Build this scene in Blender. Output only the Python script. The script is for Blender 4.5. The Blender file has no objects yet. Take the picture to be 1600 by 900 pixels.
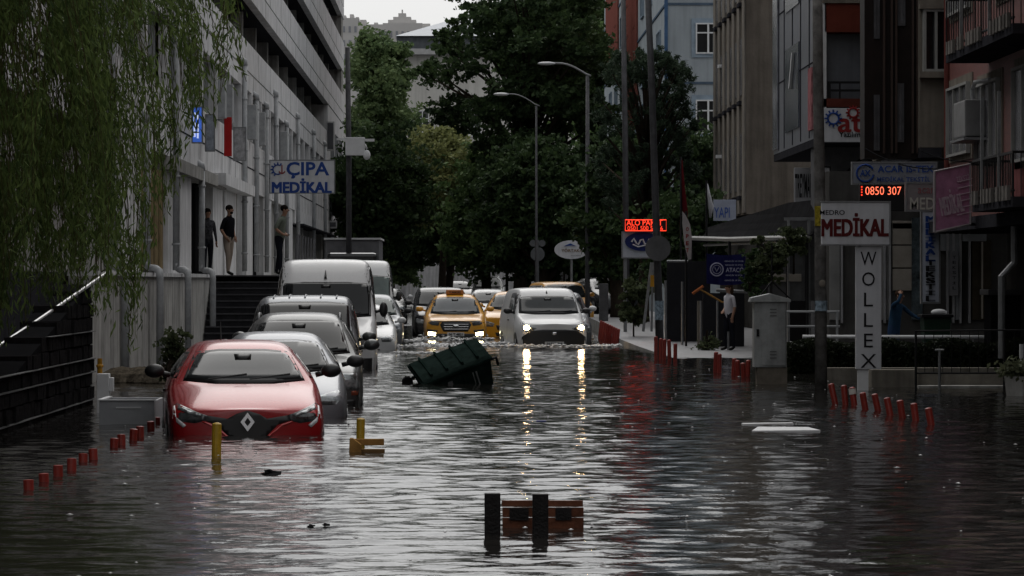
import bpy, bmesh, math, random
import numpy as np
from mathutils import Vector, Matrix
from mathutils.bvhtree import BVHTree

random.seed(7); RNG = np.random.default_rng(7)
SC = bpy.context.scene
COL = SC.collection
PI = math.pi

# ------------------------------------------------------------ camera, sky, sun, exposure
F = 6500.0      # focal length in photo pixels (1600 wide)
H = 1.7         # eye height above the flood water
VX, VY = 720.0, 440.0
cam_d = bpy.data.cameras.new('camera'); cam = bpy.data.objects.new('camera', cam_d); COL.objects.link(cam)
cam_d.sensor_width = 36; cam_d.lens = F / 1600 * 36
cam_d.shift_x = (800 - VX) / 1600; cam_d.shift_y = -(450 - VY) / 1600
cam.location = (0, 0, H); cam.rotation_euler = (PI / 2, 0, 0)
cam_d.clip_start = 0.5; cam_d.clip_end = 5000
SC.camera = cam

w = bpy.data.worlds.new('World'); SC.world = w; w.use_nodes = True
nt = w.node_tree; bg = nt.nodes['Background']
sky = nt.nodes.new('ShaderNodeTexSky'); sky.sky_type = 'NISHITA'; sky.sun_disc = False
SUN_EL, SUN_ROT = math.radians(58), math.radians(-12)
sky.sun_elevation = SUN_EL; sky.sun_rotation = SUN_ROT
sky.air_density = 1.0; sky.dust_density = 4.0; sky.ozone_density = 1.0
hs = nt.nodes.new('ShaderNodeHueSaturation'); hs.inputs['Saturation'].default_value = 0.12
hs.inputs['Value'].default_value = 1.0
gm_ = nt.nodes.new('ShaderNodeGamma'); gm_.inputs[1].default_value = 0.35     # overcast: evens out the sky
nt.links.new(sky.outputs[0], hs.inputs['Color']); nt.links.new(hs.outputs[0], gm_.inputs[0]); nt.links.new(gm_.outputs[0], bg.inputs[0])
bg.inputs[1].default_value = 0.15
sd = bpy.data.lights.new('sun', 'SUN'); sd.energy = 0.5; sd.angle = math.radians(80); sd.color = (1, .97, .93)
so = bpy.data.objects.new('sun', sd); COL.objects.link(so)
so.rotation_euler = (PI / 2 - SUN_EL, 0, -SUN_ROT + PI)
SC.view_settings.view_transform = 'Standard'; SC.view_settings.look = 'None'
SC.view_settings.gamma = 1; SC.view_settings.use_curve_mapping = False
SC.view_settings.exposure = 1.72
SC.render.engine = 'CYCLES'

# ------------------------------------------------------------ helpers
def P(px, py, Y): return Vector(((px - VX) * Y / F, Y, H - (py - VY) * Y / F))
def XX(px, Y): return (px - VX) * Y / F
def ZZ(py, Y): return H - (py - VY) * Y / F
def YX(px, X): return F * X / (px - VX)
OFF = {}
def thing(name, label, cat, loc=(0, 0, 0), group=None, rz=0.0):
    o = bpy.data.objects.new(name, None); COL.objects.link(o); o.location = loc; o.rotation_euler = (0, 0, rz)
    o.empty_display_size = .2
    tag(o, label, cat, group); OFF[o.name] = Vector(loc); return o
def tag(o, label, cat, group=None, kind=None):
    if label: o['label'] = label
    if cat: o['category'] = cat
    if group: o['group'] = group
    if kind: o['kind'] = kind
    return o
def link_mesh(name, me, mat, parent=None, origin=None, smooth=False):
    if smooth: me.polygons.foreach_set('use_smooth', [True] * len(me.polygons))
    for m in (mat if isinstance(mat, (list, tuple)) else [mat]):
        if m: me.materials.append(m)
    o = bpy.data.objects.new(name, me); COL.objects.link(o)
    if parent:
        o.parent = parent; off = OFF.get(parent.name, Vector((0, 0, 0))); OFF[o.name] = off
        if off.length: me.transform(Matrix.Translation(-off))
    elif origin is not None:
        me.transform(Matrix.Translation(-Vector(origin))); o.location = origin
    return o
class MB:
    def __init__(s): s.bm = bmesh.new()
    def box(s, x0, x1, y0, y1, z0, z1, M=None):
        vs = [Vector((x, y, z)) for x in (x0, x1) for y in (y0, y1) for z in (z0, z1)]
        if M: vs = [M @ v for v in vs]
        v = [s.bm.verts.new(c) for c in vs]
        for f in ((0, 1, 3, 2), (4, 6, 7, 5), (0, 4, 5, 1), (2, 3, 7, 6), (0, 2, 6, 4), (1, 5, 7, 3)):
            s.bm.faces.new([v[i] for i in f])
        return s
    def quad(s, *pts):
        s.bm.faces.new([s.bm.verts.new(p) for p in pts]); return s
    def tube(s, pts, r, n=8, caps=True):
        pts = [Vector(p) for p in pts]; rs = r if isinstance(r, (list, tuple)) else [r] * len(pts)
        rings = []; up = None
        for i, p in enumerate(pts):
            a = pts[max(i - 1, 0)]; b = pts[min(i + 1, len(pts) - 1)]
            t = (b - a).normalized()
            if up is None:
                up = t.orthogonal().normalized()
            else:
                up = (up - t * up.dot(t)); up = up.normalized() if up.length > 1e-5 else t.orthogonal().normalized()
            q = t.cross(up)
            rings.append([s.bm.verts.new(p + (up * math.cos(2 * PI * k / n) + q * math.sin(2 * PI * k / n)) * rs[i]) for k in range(n)])
        for a, b in zip(rings, rings[1:]):
            for k in range(n): s.bm.faces.new((a[k], a[(k + 1) % n], b[(k + 1) % n], b[k]))
        if caps: s.bm.faces.new(rings[0][::-1]); s.bm.faces.new(rings[-1])
        return s
    def prism(s, poly, fn0, fn1):     # poly 2-D points; fn0/fn1 map (u,v) to 3-D on the two faces
        a = [s.bm.verts.new(fn0(u, v)) for u, v in poly]; b = [s.bm.verts.new(fn1(u, v)) for u, v in poly]
        n = len(poly); s.bm.faces.new(a); s.bm.faces.new(b[::-1])
        for i in range(n): s.bm.faces.new((a[i], b[i], b[(i + 1) % n], a[(i + 1) % n]))
        return s
    def prism_y(s, poly, y0, y1): return s.prism(poly, lambda u, v: (u, y0, v), lambda u, v: (u, y1, v))
    def prism_x(s, poly, x0, x1): return s.prism(poly, lambda u, v: (x0, u, v), lambda u, v: (x1, u, v))
    def prism_z(s, poly, z0, z1): return s.prism(poly, lambda u, v: (u, v, z0), lambda u, v: (u, v, z1))
    def ell(s, c, r, M=None, n=14):
        T = Matrix.Translation(c) @ (M or Matrix()) @ Matrix.Diagonal((r[0], r[1], r[2], 1))
        bmesh.ops.create_uvsphere(s.bm, u_segments=n, v_segments=max(6, n // 2 + 1), radius=1, matrix=T); return s
    def obj(s, name, mat, parent=None, origin=None, bevel=0, smooth=False, M=None, seg=2):
        bmesh.ops.recalc_face_normals(s.bm, faces=s.bm.faces)
        if bevel:
            es = [e for e in s.bm.edges if len(e.link_faces) == 2 and e.calc_face_angle(0) > .5]
            bmesh.ops.bevel(s.bm, geom=es, offset=bevel, segments=seg, profile=.6, affect='EDGES', clamp_overlap=True)
        if M: s.bm.transform(M)
        me = bpy.data.meshes.new(name); s.bm.to_mesh(me); s.bm.free()
        return link_mesh(name, me, mat, parent, origin, smooth)
def struct(o): o['kind'] = 'structure'; return o

# ------------------------------------------------------------ materials
MATS = {}
def mat(name, col, rough=.6, metal=0, var=.25, scale=3.0, coat=0, emit=None, es=0, bump=0, bscale=60, spec=.5, streak=0, trans=0):
    if name in MATS: return MATS[name]
    m = bpy.data.materials.new(name); m.use_nodes = True; n = m.node_tree; b = n.nodes['Principled BSDF']; L = n.links
    c4 = (*col, 1)
    b.inputs['Base Color'].default_value = c4; b.inputs['Roughness'].default_value = rough
    b.inputs['Metallic'].default_value = metal; b.inputs['Specular IOR Level'].default_value = (spec if rough < .5 or spec != .5 else (.12 if rough < .6 else 0.0))
    b.inputs['Coat Weight'].default_value = coat; b.inputs['Coat Roughness'].default_value = .06
    tc = n.nodes.new('ShaderNodeTexCoord')
    if var:
        nz = n.nodes.new('ShaderNodeTexNoise'); nz.inputs['Scale'].default_value = scale; nz.inputs['Detail'].default_value = 8
        nz.inputs['Roughness'].default_value = .65
        L.new(tc.outputs['Object'], nz.inputs['Vector'])
        mr = n.nodes.new('ShaderNodeMapRange'); mr.inputs[1].default_value = .3; mr.inputs[2].default_value = .7
        mr.inputs[3].default_value = 1 - var; mr.inputs[4].default_value = 1 + var * .5
        L.new(nz.outputs[0], mr.inputs[0])
        last = mr.outputs[0]
        if streak:
            mp = n.nodes.new('ShaderNodeMapping'); mp.inputs['Scale'].default_value = (5, 5, .35)
            L.new(tc.outputs['Object'], mp.inputs[0])
            n2 = n.nodes.new('ShaderNodeTexNoise'); n2.inputs['Scale'].default_value = 1.3; n2.inputs['Detail'].default_value = 6
            L.new(mp.outputs[0], n2.inputs['Vector'])
            m2 = n.nodes.new('ShaderNodeMapRange'); m2.inputs[1].default_value = .42; m2.inputs[2].default_value = .68
            m2.inputs[3].default_value = 1.0; m2.inputs[4].default_value = 1 - streak
            L.new(n2.outputs[0], m2.inputs[0])
            mu = n.nodes.new('ShaderNodeMath'); mu.operation = 'MULTIPLY'; L.new(last, mu.inputs[0]); L.new(m2.outputs[0], mu.inputs[1]); last = mu.outputs[0]
        hv = n.nodes.new('ShaderNodeVectorMath'); hv.operation = 'SCALE'; hv.inputs[0].default_value = col
        L.new(last, hv.inputs['Scale']); L.new(hv.outputs[0], b.inputs['Base Color'])
    if bump:
        nb = n.nodes.new('ShaderNodeTexNoise'); nb.inputs['Scale'].default_value = bscale; nb.inputs['Detail'].default_value = 4
        L.new(tc.outputs['Object'], nb.inputs['Vector'])
        bp = n.nodes.new('ShaderNodeBump'); bp.inputs['Strength'].default_value = bump; bp.inputs['Distance'].default_value = .02
        L.new(nb.outputs[0], bp.inputs['Height']); L.new(bp.outputs[0], b.inputs['Normal'])
    if emit:
        b.inputs['Emission Color'].default_value = (*emit, 1); b.inputs['Emission Strength'].default_value = es
    MATS[name] = m; return m
def leafmat(name, c1, c2, scale=.7):
    m = bpy.data.materials.new(name); m.use_nodes = True; n = m.node_tree; L = n.links; b = n.nodes['Principled BSDF']
    tc = n.nodes.new('ShaderNodeTexCoord'); nz = n.nodes.new('ShaderNodeTexNoise'); nz.inputs['Scale'].default_value = scale; nz.inputs['Detail'].default_value = 5
    L.new(tc.outputs['Object'], nz.inputs['Vector'])
    at = n.nodes.new('ShaderNodeAttribute'); at.attribute_name = 'leafrand'
    ad = n.nodes.new('ShaderNodeMath'); ad.operation = 'MULTIPLY_ADD'; ad.inputs[1].default_value = .55; L.new(at.outputs['Fac'], ad.inputs[0]); L.new(nz.outputs[0], ad.inputs[2])
    mr = n.nodes.new('ShaderNodeMapRange'); mr.inputs[1].default_value = .4; mr.inputs[2].default_value = 1.1; L.new(ad.outputs[0], mr.inputs[0])
    mx = n.nodes.new('ShaderNodeMix'); mx.data_type = 'RGBA'; mx.inputs[6].default_value = (*c1, 1); mx.inputs[7].default_value = (*c2, 1)
    L.new(mr.outputs[0], mx.inputs[0]); L.new(mx.outputs[2], b.inputs['Base Color'])
    b.inputs['Roughness'].default_value = .7; b.inputs['Specular IOR Level'].default_value = .15
    tr = n.nodes.new('ShaderNodeBsdfTranslucent'); L.new(mx.outputs[2], tr.inputs['Color'])
    ms = n.nodes.new('ShaderNodeMixShader'); ms.inputs[0].default_value = .3
    L.new(b.outputs[0], ms.inputs[1]); L.new(tr.outputs[0], ms.inputs[2]); L.new(ms.outputs[0], n.nodes['Material Output'].inputs[0])
    return m
M_conc = mat('pale_concrete', (.62, .62, .63), .75, var=.22, scale=1.2, streak=.3, bump=.3, bscale=8)
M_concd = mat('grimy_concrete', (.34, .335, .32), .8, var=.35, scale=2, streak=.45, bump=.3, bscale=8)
M_groove = mat('joint', (.03, .03, .035), .9, var=0)
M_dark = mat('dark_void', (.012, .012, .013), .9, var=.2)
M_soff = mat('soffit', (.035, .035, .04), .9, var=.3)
M_glassd = mat('dark_glass', (.012, .014, .016), .12, var=0, spec=.6)
M_frame = mat('grey_frame', (.30, .31, .32), .5, var=.15)
M_white = mat('white_paint', (.62, .63, .64), .5, var=.12, scale=4)
M_pipe = mat('pipe_plastic', (.33, .34, .35), .5, var=.25, scale=5)
M_metal = mat('galvanised', (.20, .205, .21), .5, .5, var=.3, scale=6)
M_pole = mat('pole_steel', (.07, .07, .075), .55, .3, var=.35, scale=5)
M_blk = mat('black_metal', (.012, .012, .013), .5, var=.2)
M_rubber = mat('rubber', (.015, .015, .016), .7, var=.2)
M_trunk = mat('bark', (.035, .028, .022), .9, var=.4, scale=6, bump=.6, bscale=25)

# ------------------------------------------------------------ text
def text(s, w_, h_, c, m, parent, name='lettering', bold=.0, rx=PI / 2, rz=0, depth=.004, squeeze=True, fat=0, roll=0):
    """text fitted into a w x h box centred on c, facing -Y when rz = 0"""
    cu = bpy.data.curves.new(name, 'FONT'); cu.body = s; cu.align_x = 'CENTER'; cu.align_y = 'CENTER'; cu.extrude = 0; cu.offset = bold
    cu.resolution_u = 3
    t = bpy.data.objects.new('tmp', cu); COL.objects.link(t)
    dg = bpy.context.evaluated_depsgraph_get(); me = bpy.data.meshes.new_from_object(t.evaluated_get(dg))
    bpy.data.objects.remove(t); bpy.data.curves.remove(cu)
    n = len(me.vertices); co = np.zeros(n * 3); me.vertices.foreach_get('co', co); co = co.reshape(-1, 3)
    mn, mx = co.min(0), co.max(0); ctr = (mn + mx) / 2
    co -= ctr; sx = w_ / (mx[0] - mn[0]); sy = h_ / (mx[1] - mn[1])
    co[:, 0] *= sx; co[:, 1] *= sy
    me.vertices.foreach_set('co', co.ravel()); me.update()
    if fat:
        b2 = bmesh.new()
        for i_, (dx, dy) in enumerate(((-1, -.7), (-1, .7), (1, -.7), (1, .7), (0, .7), (0, -.7))):
            mm = me.copy(); mm.transform(Matrix.Translation((dx * fat, dy * fat, .0012 * i_))); b2.from_mesh(mm); bpy.data.meshes.remove(mm)
        b2.to_mesh(me); b2.free()
    me.transform(Matrix.Translation(c) @ Matrix.Rotation(rz, 4, 'Z') @ Matrix.Rotation(roll, 4, 'Y') @ Matrix.Rotation(rx, 4, 'X'))
    return link_mesh(name, me, m, parent)

# ------------------------------------------------------------ water, ground
def gz(Y): return float(np.interp(Y, [0, 70, 110, 125, 160, 250, 400, 900, 1500], [-.42, -.40, -.33, -.27, 0, .38, 1.5, 32, 60]))
def pr(Y): return float(np.interp(Y, [0, 55, 75, 90, 101, 120, 160, 250, 400], [-.3, -.25, -.15, -.015, .05, .3, .45, .8, 1.8]))
def kerb(Y): return float(np.interp(Y, [0, 50, 75, 93, 113, 140, 250], [5.9, 5.45, 5.1, 4.75, 4.15, 4.6, 4.6]))
M_asph = mat('wet_asphalt', (.05, .05, .052), .25, var=.4, scale=1.5, bump=.4, bscale=30)
M_pave = mat('wet_paving', (.20, .20, .21), .35, var=.35, scale=1.6, bump=.3, bscale=20)
def sheet(name, ys, xf, zf, m):
    bm = bmesh.new(); rows = []
    for y in ys: rows.append([bm.verts.new((x, y, zf(x, y))) for x in xf(y)])
    for a, b in zip(rows, rows[1:]):
        for i in range(len(a) - 1): bm.faces.new((a[i], a[i + 1], b[i + 1], b[i]))
    me = bpy.data.meshes.new(name); bm.to_mesh(me); bm.free()
    return struct(link_mesh(name, me, m))
ysG = [-60, 0, 30, 50, 70, 90, 110, 125, 140, 160, 190, 220, 250, 300, 350, 400, 500, 700, 900, 1200, 1500, 2500, 4000]
sheet('ground', ysG, lambda y: [-3000, -600, -200, -60, -12, -3.6, 0, 5, 12, 40, 200, 600, 3000], lambda x, y: gz(y), M_asph)
sheet('right_pavement', list(range(-10, 260, 6)), lambda y: [kerb(y), kerb(y) + .12, 9, 14, 40], lambda x, y: pr(y), M_pave)
sheet('right_kerb_face', list(range(-10, 260, 6)), lambda y: [kerb(y) - .01, kerb(y)], lambda x, y: pr(y) if x >= kerb(y) - .001 else gz(y) - .02, M_concd)
sheet('left_pavement', list(range(-10, 260, 6)), lambda y: [-14, -6, -3.7], lambda x, y: gz(y) + .13, M_pave)
# flood water : real waves
def waterheight(X, Y):
    h = np.zeros_like(X); rg = np.random.default_rng(3)
    for k in range(60):
        lam = .10 * (9 ** rg.random()); th = rg.normal(0, .6) + PI / 2; ph = rg.random() * 2 * PI
        kx, ky = math.cos(th) * 2 * PI / lam, math.sin(th) * 2 * PI / lam
        a = .00112 * (lam / .5) ** 1.0
        mod = .55 + .45 * np.sin(X * rg.uniform(.3, 1.2) + Y * rg.uniform(.15, .7) + rg.random() * 6)
        h += a * mod * np.sin(kx * X + ky * Y + ph + .6 * np.sin(X * rg.uniform(.5, 2) + rg.random() * 6))
    return h
def make_water():
    ys = [10.0]
    while ys[-1] < 178: ys.append(ys[-1] + max(.035, min(.20, ys[-1] * .0016)))
    ys = np.array(ys); nx = 300
    t = np.linspace(-1, 1, nx)
    xs = t[None, :] * (ys[:, None] * .135 + 3.2) + ys[:, None] * .0125
    Yg = np.repeat(ys[:, None], nx, 1)
    # keep the border rows calm
    Z = waterheight(xs, Yg) * np.interp(ys, [10, 35, 60, 100, 178], [1.25, 1.1, 1, 1, .6])[:, None]
    co = np.stack([xs, Yg, Z], -1).reshape(-1, 3)
    ny = len(ys); i = np.arange(ny * nx).reshape(ny, nx)
    f = np.stack([i[:-1, :-1], i[:-1, 1:], i[1:, 1:], i[1:, :-1]], -1).reshape(-1, 4)
    me = bpy.data.meshes.new('flood_water'); me.vertices.add(len(co)); me.vertices.foreach_set('co', co.ravel())
    me.loops.add(len(f) * 4); me.loops.foreach_set('vertex_index', f.ravel().astype(np.int32))
    me.polygons.add(len(f)); me.polygons.foreach_set('loop_start', np.arange(0, len(f) * 4, 4, dtype=np.int32))
    me.update(calc_edges=True); me.validate()
    m = bpy.data.materials.new('flood_water'); m.use_nodes = True; n = m.node_tree; L = n.links; b = n.nodes['Principled BSDF']
    b.inputs['Base Color'].default_value = (.012, .011, .010, 1); b.inputs['Roughness'].default_value = .035
    b.inputs['IOR'].default_value = 1.33; b.inputs['Specular IOR Level'].default_value = .5
    tc = n.nodes.new('ShaderNodeTexCoord')
    hs_ = []
    for sc, st, mp_ in ((8, .0043, (.9, 1.0, 1)), (26, .0010, (.9, 1, 1))):
        mp = n.nodes.new('ShaderNodeMapping'); mp.inputs['Scale'].default_value = mp_; L.new(tc.outputs['Object'], mp.inputs[0])
        nz = n.nodes.new('ShaderNodeTexNoise'); nz.inputs['Scale'].default_value = sc; nz.inputs['Detail'].default_value = 3
        L.new(mp.outputs[0], nz.inputs['Vector'])
        mu = n.nodes.new('ShaderNodeMath'); mu.operation = 'MULTIPLY'; mu.inputs[1].default_value = st; L.new(nz.outputs[0], mu.inputs[0]); hs_.append(mu)
    ad = n.nodes.new('ShaderNodeMath'); L.new(hs_[0].outputs[0], ad.inputs[0]); L.new(hs_[1].outputs[0], ad.inputs[1])
    bp = n.nodes.new('ShaderNodeBump'); bp.inputs['Strength'].default_value = 1; bp.inputs['Distance'].default_value = 1
    L.new(ad.outputs[0], bp.inputs['Height']); L.new(bp.outputs[0], b.inputs['Normal'])
    o = link_mesh('flood_water', me, m, smooth=True); struct(o)
make_water()
# the rest of the flood, calm, around the wavy sheet
MW2 = bpy.data.materials['flood_water']
# ------------------------------------------------------------ left office building
XF = -6.4
def yl(px): return F * XF / (px - VX)
def window(root, x, y0, y1, z0, z1, side, fm=None, gm=None, mull=1, depth=.08, trans=True):
    """window in a street facade (plane x); side = +1 looks to +X, -1 looks to -X"""
    fm = fm or M_frame; gm = gm or M_glassd; t = .05
    a, b = (x, x + side * depth); lo, hi = min(a, b), max(a, b)
    f = MB(); f.box(lo, hi, y0, y0 + t, z0, z1); f.box(lo, hi, y1 - t, y1, z0, z1); f.box(lo, hi, y0 + t, y1 - t, z1 - t, z1); f.box(lo, hi, y0 + t, y1 - t, z0, z0 + t)
    for k in range(mull):
        yc = y0 + (y1 - y0) * (k + 1) / (mull + 1); f.box(lo + .003, hi - .003, yc - t / 2, yc + t / 2, z0 + t, z1 - t)
    o = f.obj('window', fm, root)
    xm = x + side * .012
    MB().box(xm - .008, xm + .008, y0 + .02, y1 - .02, z0 + .02, z1 - .02).obj('pane', gm, o)
    return o
def fwindow(root, y, x0, x1, z0, z1, fm=None, gm=None, mull=1, trans=.0, depth=.08, curtain=None):
    """window in a wall that faces the camera"""
    fm = fm or M_white; gm = gm or M_glassd; t = max(.05, (x1 - x0) * .05); f = MB(); lo, hi = y - depth, y + .01
    f.box(x0, x0 + t, lo, hi, z0, z1); f.box(x1 - t, x1, lo, hi, z0, z1); f.box(x0 + t, x1 - t, lo, hi, z1 - t, z1); f.box(x0 + t, x1 - t, lo, hi, z0, z0 + t)
    for k in range(mull):
        xc = x0 + (x1 - x0) * (k + 1) / (mull + 1); f.box(xc - t / 2, xc + t / 2, lo + .003, hi, z0 + t, z1 - t)
    if trans: zc = z0 + (z1 - z0) * trans; f.box(x0 + t, x1 - t, lo + .005, hi, zc - t / 2, zc + t / 2)
    o = f.obj('window', fm, root)
    MB().box(x0 + .02, x1 - .02, y - .02, y - .008, z0 + .02, z1 - .02).obj('pane', gm, o)
    return o
Y0, Y1 = 36, 228
lb = thing('office_building', 'long grey concrete office block with dark balcony strips and downpipes above the parked vans', 'building', (XF, 130, 0))
def bld(mb, name, m, **k): return mb.obj(name, m, lb, **k)
# storey bands
def band(z0, z1, ya, yb, groove, x=XF, name='parapet', m=M_conc):
    b = MB(); b.box(x - .25, x, ya, yb, z0, groove - .03); b.box(x - .25, x - .04, ya, yb, groove - .03, groove + .03); b.box(x - .25, x + .0, ya, yb, groove + .03, z1)
    o = bld(b, name, m)
    g = MB()
    y = ya + 2.1
    while y < yb:
        g.box(x - .02, x + .004, y - .012, y + .012, z0 + .02, groove - .035); g.box(x - .02, x + .004, y + 3.4 - .012, y + 3.4 + .012, groove + .035, z1 - .02) if y + 3.5 < yb else None
        y += 8.2
    g.obj('panel_joint', M_groove, o)
    return o
band(7.45, 8.9, Y0, 200, 8.02)
band(10.3, 11.85, Y0, Y1, 10.9)
band(13.15, 14.75, Y0, Y1, 13.75)
band(16.05, 17.6, Y0, Y1, 16.7)
bld(MB().box(XF - .25, XF, Y0, 200, 4.45, 5.95), 'sill_band', M_conc)
g = MB()
g.box(XF - .02, XF + .006, Y0, 200, 5.12, 5.16)
for k in range(42): g.box(XF - .02, XF + .005, 62 + k * 3.3, 62.03 + k * 3.3, 4.5, 5.9)
bld(g, 'panel_joint', M_groove)
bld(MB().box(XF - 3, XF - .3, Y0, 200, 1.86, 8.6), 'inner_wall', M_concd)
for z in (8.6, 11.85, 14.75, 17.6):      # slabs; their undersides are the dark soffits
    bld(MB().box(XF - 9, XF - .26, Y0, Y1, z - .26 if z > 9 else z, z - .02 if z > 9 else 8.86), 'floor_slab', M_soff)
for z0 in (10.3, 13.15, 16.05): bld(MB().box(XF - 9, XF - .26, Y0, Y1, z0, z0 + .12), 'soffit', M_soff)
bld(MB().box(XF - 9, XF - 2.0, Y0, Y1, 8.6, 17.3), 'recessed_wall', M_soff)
for y in np.arange(55, 228, 8.6): bld(MB().box(XF - .95, XF - .55, y, y + .5, 8.86, 17.3), 'column', M_concd)
bld(MB().box(XF - 1.2, XF - .05, 224.5, Y1 - .05, 11.86, 17.5), 'end_pier', M_concd)
# floor one windows, grouped between pilasters with pipes
y = 52.0; k = 0
while y < 196:
    wd = 2.15
    window(lb, XF - .26, y, y + wd, 5.97, 7.43, 1, gm=M_glassd if k % 3 else mat('curtained_glass', (.12, .125, .13), .2, var=.4, scale=2), mull=2)
    y += wd + .25 + (.7 if k % 2 else 0); k += 1
for yy in np.arange(60, 200, 6.1): bld(MB().box(XF - .25, XF + .02, yy, yy + .34, 5.96, 7.44), 'pilaster', M_conc)
# ground storey: piers, shutters, doors
gs = [(190, 205, 'w'), (207, 222, 'w'), (228, 262, 'tan'), (264, 280, 'w'), (283, 300, 'w'), (318, 332, 'door'), (334, 349, 'w'), (352, 370, 'w'), (386, 396, 'w'), (400, 410, 'door'), (413, 425, 'w'), (445, 458, 'w')]
M_tan = mat('tan_shutter', (.22, .17, .10), .6, var=.35, scale=3, streak=.3)
for a, b, t in gs:
    ya, yb = yl(a), yl(b)
    if t == 'w': bld(MB().box(XF - .3, XF - .02, ya, yb, 1.86, 4.44), 'pier', M_conc)
    elif t == 'tan':
        s = MB()
        for q in range(9): s.box(XF - .25, XF - .1 + .02 * (q % 2), ya + (yb - ya) * q / 9, ya + (yb - ya) * (q + .92) / 9, 1.95, 4.1)
        bld(s, 'shutter', M_tan)
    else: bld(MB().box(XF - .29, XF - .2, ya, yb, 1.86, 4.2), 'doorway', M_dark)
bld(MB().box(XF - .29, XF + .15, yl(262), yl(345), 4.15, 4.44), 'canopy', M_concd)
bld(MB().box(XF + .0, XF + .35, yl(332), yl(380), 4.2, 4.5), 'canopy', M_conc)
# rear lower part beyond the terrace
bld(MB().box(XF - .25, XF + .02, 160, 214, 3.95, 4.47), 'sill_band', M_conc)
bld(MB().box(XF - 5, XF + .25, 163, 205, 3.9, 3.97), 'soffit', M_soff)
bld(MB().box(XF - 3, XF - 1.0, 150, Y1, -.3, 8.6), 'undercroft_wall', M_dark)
bld(MB().box(XF - 3, XF - .02, 201, Y1, 4.2, 10.25), 'end_bay_wall', M_conc)
for y in (205, 212, 219): 
    for z in (5.0, 7.6): window(lb, XF - .03, y, y + 4, z, z + 1.6, 1)
for y in (170, 182, 194, 206, 218): bld(MB().box(XF - .6, XF - .1, y, y + 1.6, -.3, 4.1), 'column', M_concd)
# down pipes
def pipe(px, ztop, low=False, r=.075, x=None, ktop=True):
    yy = yl(px); X = XF + .1 if x is None else x
    m = MB(); m.tube([(X, yy, 1.95 if low else 2.0), (X, yy, ztop)], r, 10)
    if ktop: m.tube([(X, yy, ztop), (X, yy, ztop + .12), (X - .12, yy, ztop + .2)], r * 1.15, 8)
    if low: m.tube([(X, yy, 2.1), (X, yy, 2.02), (X + .07, yy, 1.97), (X + .2, yy - .3, 1.96), (X + .29, yy - .5, 1.9), (X + .30, yy - .55, 1.78), (X + .30, yy - .55, -.3)], r, 10)
    for z in np.arange(2.5, ztop, 1.5): m.tube([(X, yy, z), (X, yy, z + .05)], r * 1.3, 8)
    o = bld(m, 'downpipe', M_pipe, smooth=True)
for px, zt, low in ((222, 4.9, 1), (268, 7.9, 1), (309, 4.4, 1), (377, 8.0, 0), (396, 7.3, 0), (412, 7.3, 0), (427, 8.0, 0), (444, 7.3, 0), (462, 8.0, 0), (487, 8.0, 0), (505, 8.0, 0), (165, 7.9, 1)): pipe(px, zt, low)
# cylinder vents / casing on window band
for px in (390, 404, 440, 447, 352, 340):
    bld(MB().box(XF - .05, XF + .22, yl(px) - .35, yl(px) + .35, 6.0, 7.05), 'air_conditioner_casing', M_pipe, bevel=.02)
# air conditioners at the far end
for px, y0, y1 in ((517, 190, 236), (524, 312, 337), (532, 338, 355), (521, 345, 357)):
    Y = yl(px) - 6; a = P(px - 7, y1, Y); b = P(px + 6, y0, Y)
    t = MB().box(a.x, b.x, Y - .4, Y, a.z, b.z).obj('air_conditioner', mat('ac_body', (.45, .45, .45), .5), lb, bevel=.02)
    MB().box(a.x + .06, b.x - .06, Y - .415, Y - .39, a.z + .08, b.z - .08).obj('grille', mat('ac_grille', (.1, .1, .11), .6), t)
# white railing flap under the overhang
rl = MB()
for q in range(7): rl.tube([P(463 + q * 4.4, 405, 150), P(465 + q * 4.2, 366 + q * 1.2, 150)], .03 if q else .07, 6)
bld(rl, 'awning_frame', mat('tarp', (.16, .16, .17), .7))
# hanging signs
def box_sign(name, label, px0, px1, py0, py1, Y, m, edge=None, th=.12, cat='sign', group=None):
    a = P(px0, py1, Y); b = P(px1, py0, Y)
    r = thing(name, label, cat, ((a.x + b.x) / 2, Y, a.z), group)
    MB().box(a.x, b.x, Y, Y + th, a.z, b.z).obj('board', m, r, bevel=.008)
    if edge:
        e = MB(); t = .03
        e.box(a.x - t, b.x + t, Y - .012, Y + th + .01, b.z, b.z + t); e.box(a.x - t, b.x + t, Y - .012, Y + th + .01, a.z - t, a.z)
        e.box(a.x - t, a.x, Y - .012, Y + th + .01, a.z, b.z); e.box(b.x, b.x + t, Y - .012, Y + th + .01, a.z, b.z); e.obj('frame', edge, r)
    return r, a, b
M_signw = mat('sign_white', (.50, .51, .54), .45, var=.12, scale=3, streak=.15)
M_navy = mat('sign_blue', (.02, .055, .22), .5, var=.1)
M_redl = mat('sign_red', (.22, .02, .02), .5, var=.1)
M_blkl = mat('sign_black', (.012, .012, .014), .5, var=0)
Ys = 139
r, a, b = box_sign('hanging_sign', 'white hanging sign with blue lettering and a small anchor on the left office block', 422, 522, 251, 301, Ys, M_signw, M_metal, .18)
text('ÇIPA', (505 - 450) * Ys / F * 1.22, .56, P(481, 266, Ys - .01), M_navy, r, bold=.025)
text('MEDİKAL', (517 - 425) * Ys / F, .46, P(471.5, 290, Ys - .01), M_navy, r, fat=.022)
gm = MB(); cc = P(434, 265, Ys - .015)
for k in range(7):
    an = k * PI / 6 + PI / 3; d = Vector((math.cos(an), 0, math.sin(an)))
    gm.tube([cc + d * .16, cc + d * .24], .025, 6)
gm.tube([cc + Vector((math.cos(t), 0, math.sin(t))) * .16 for t in np.linspace(PI / 3, PI * 5 / 3, 10)], .022, 6)
gm.obj('gear_emblem', M_navy, r)
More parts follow.
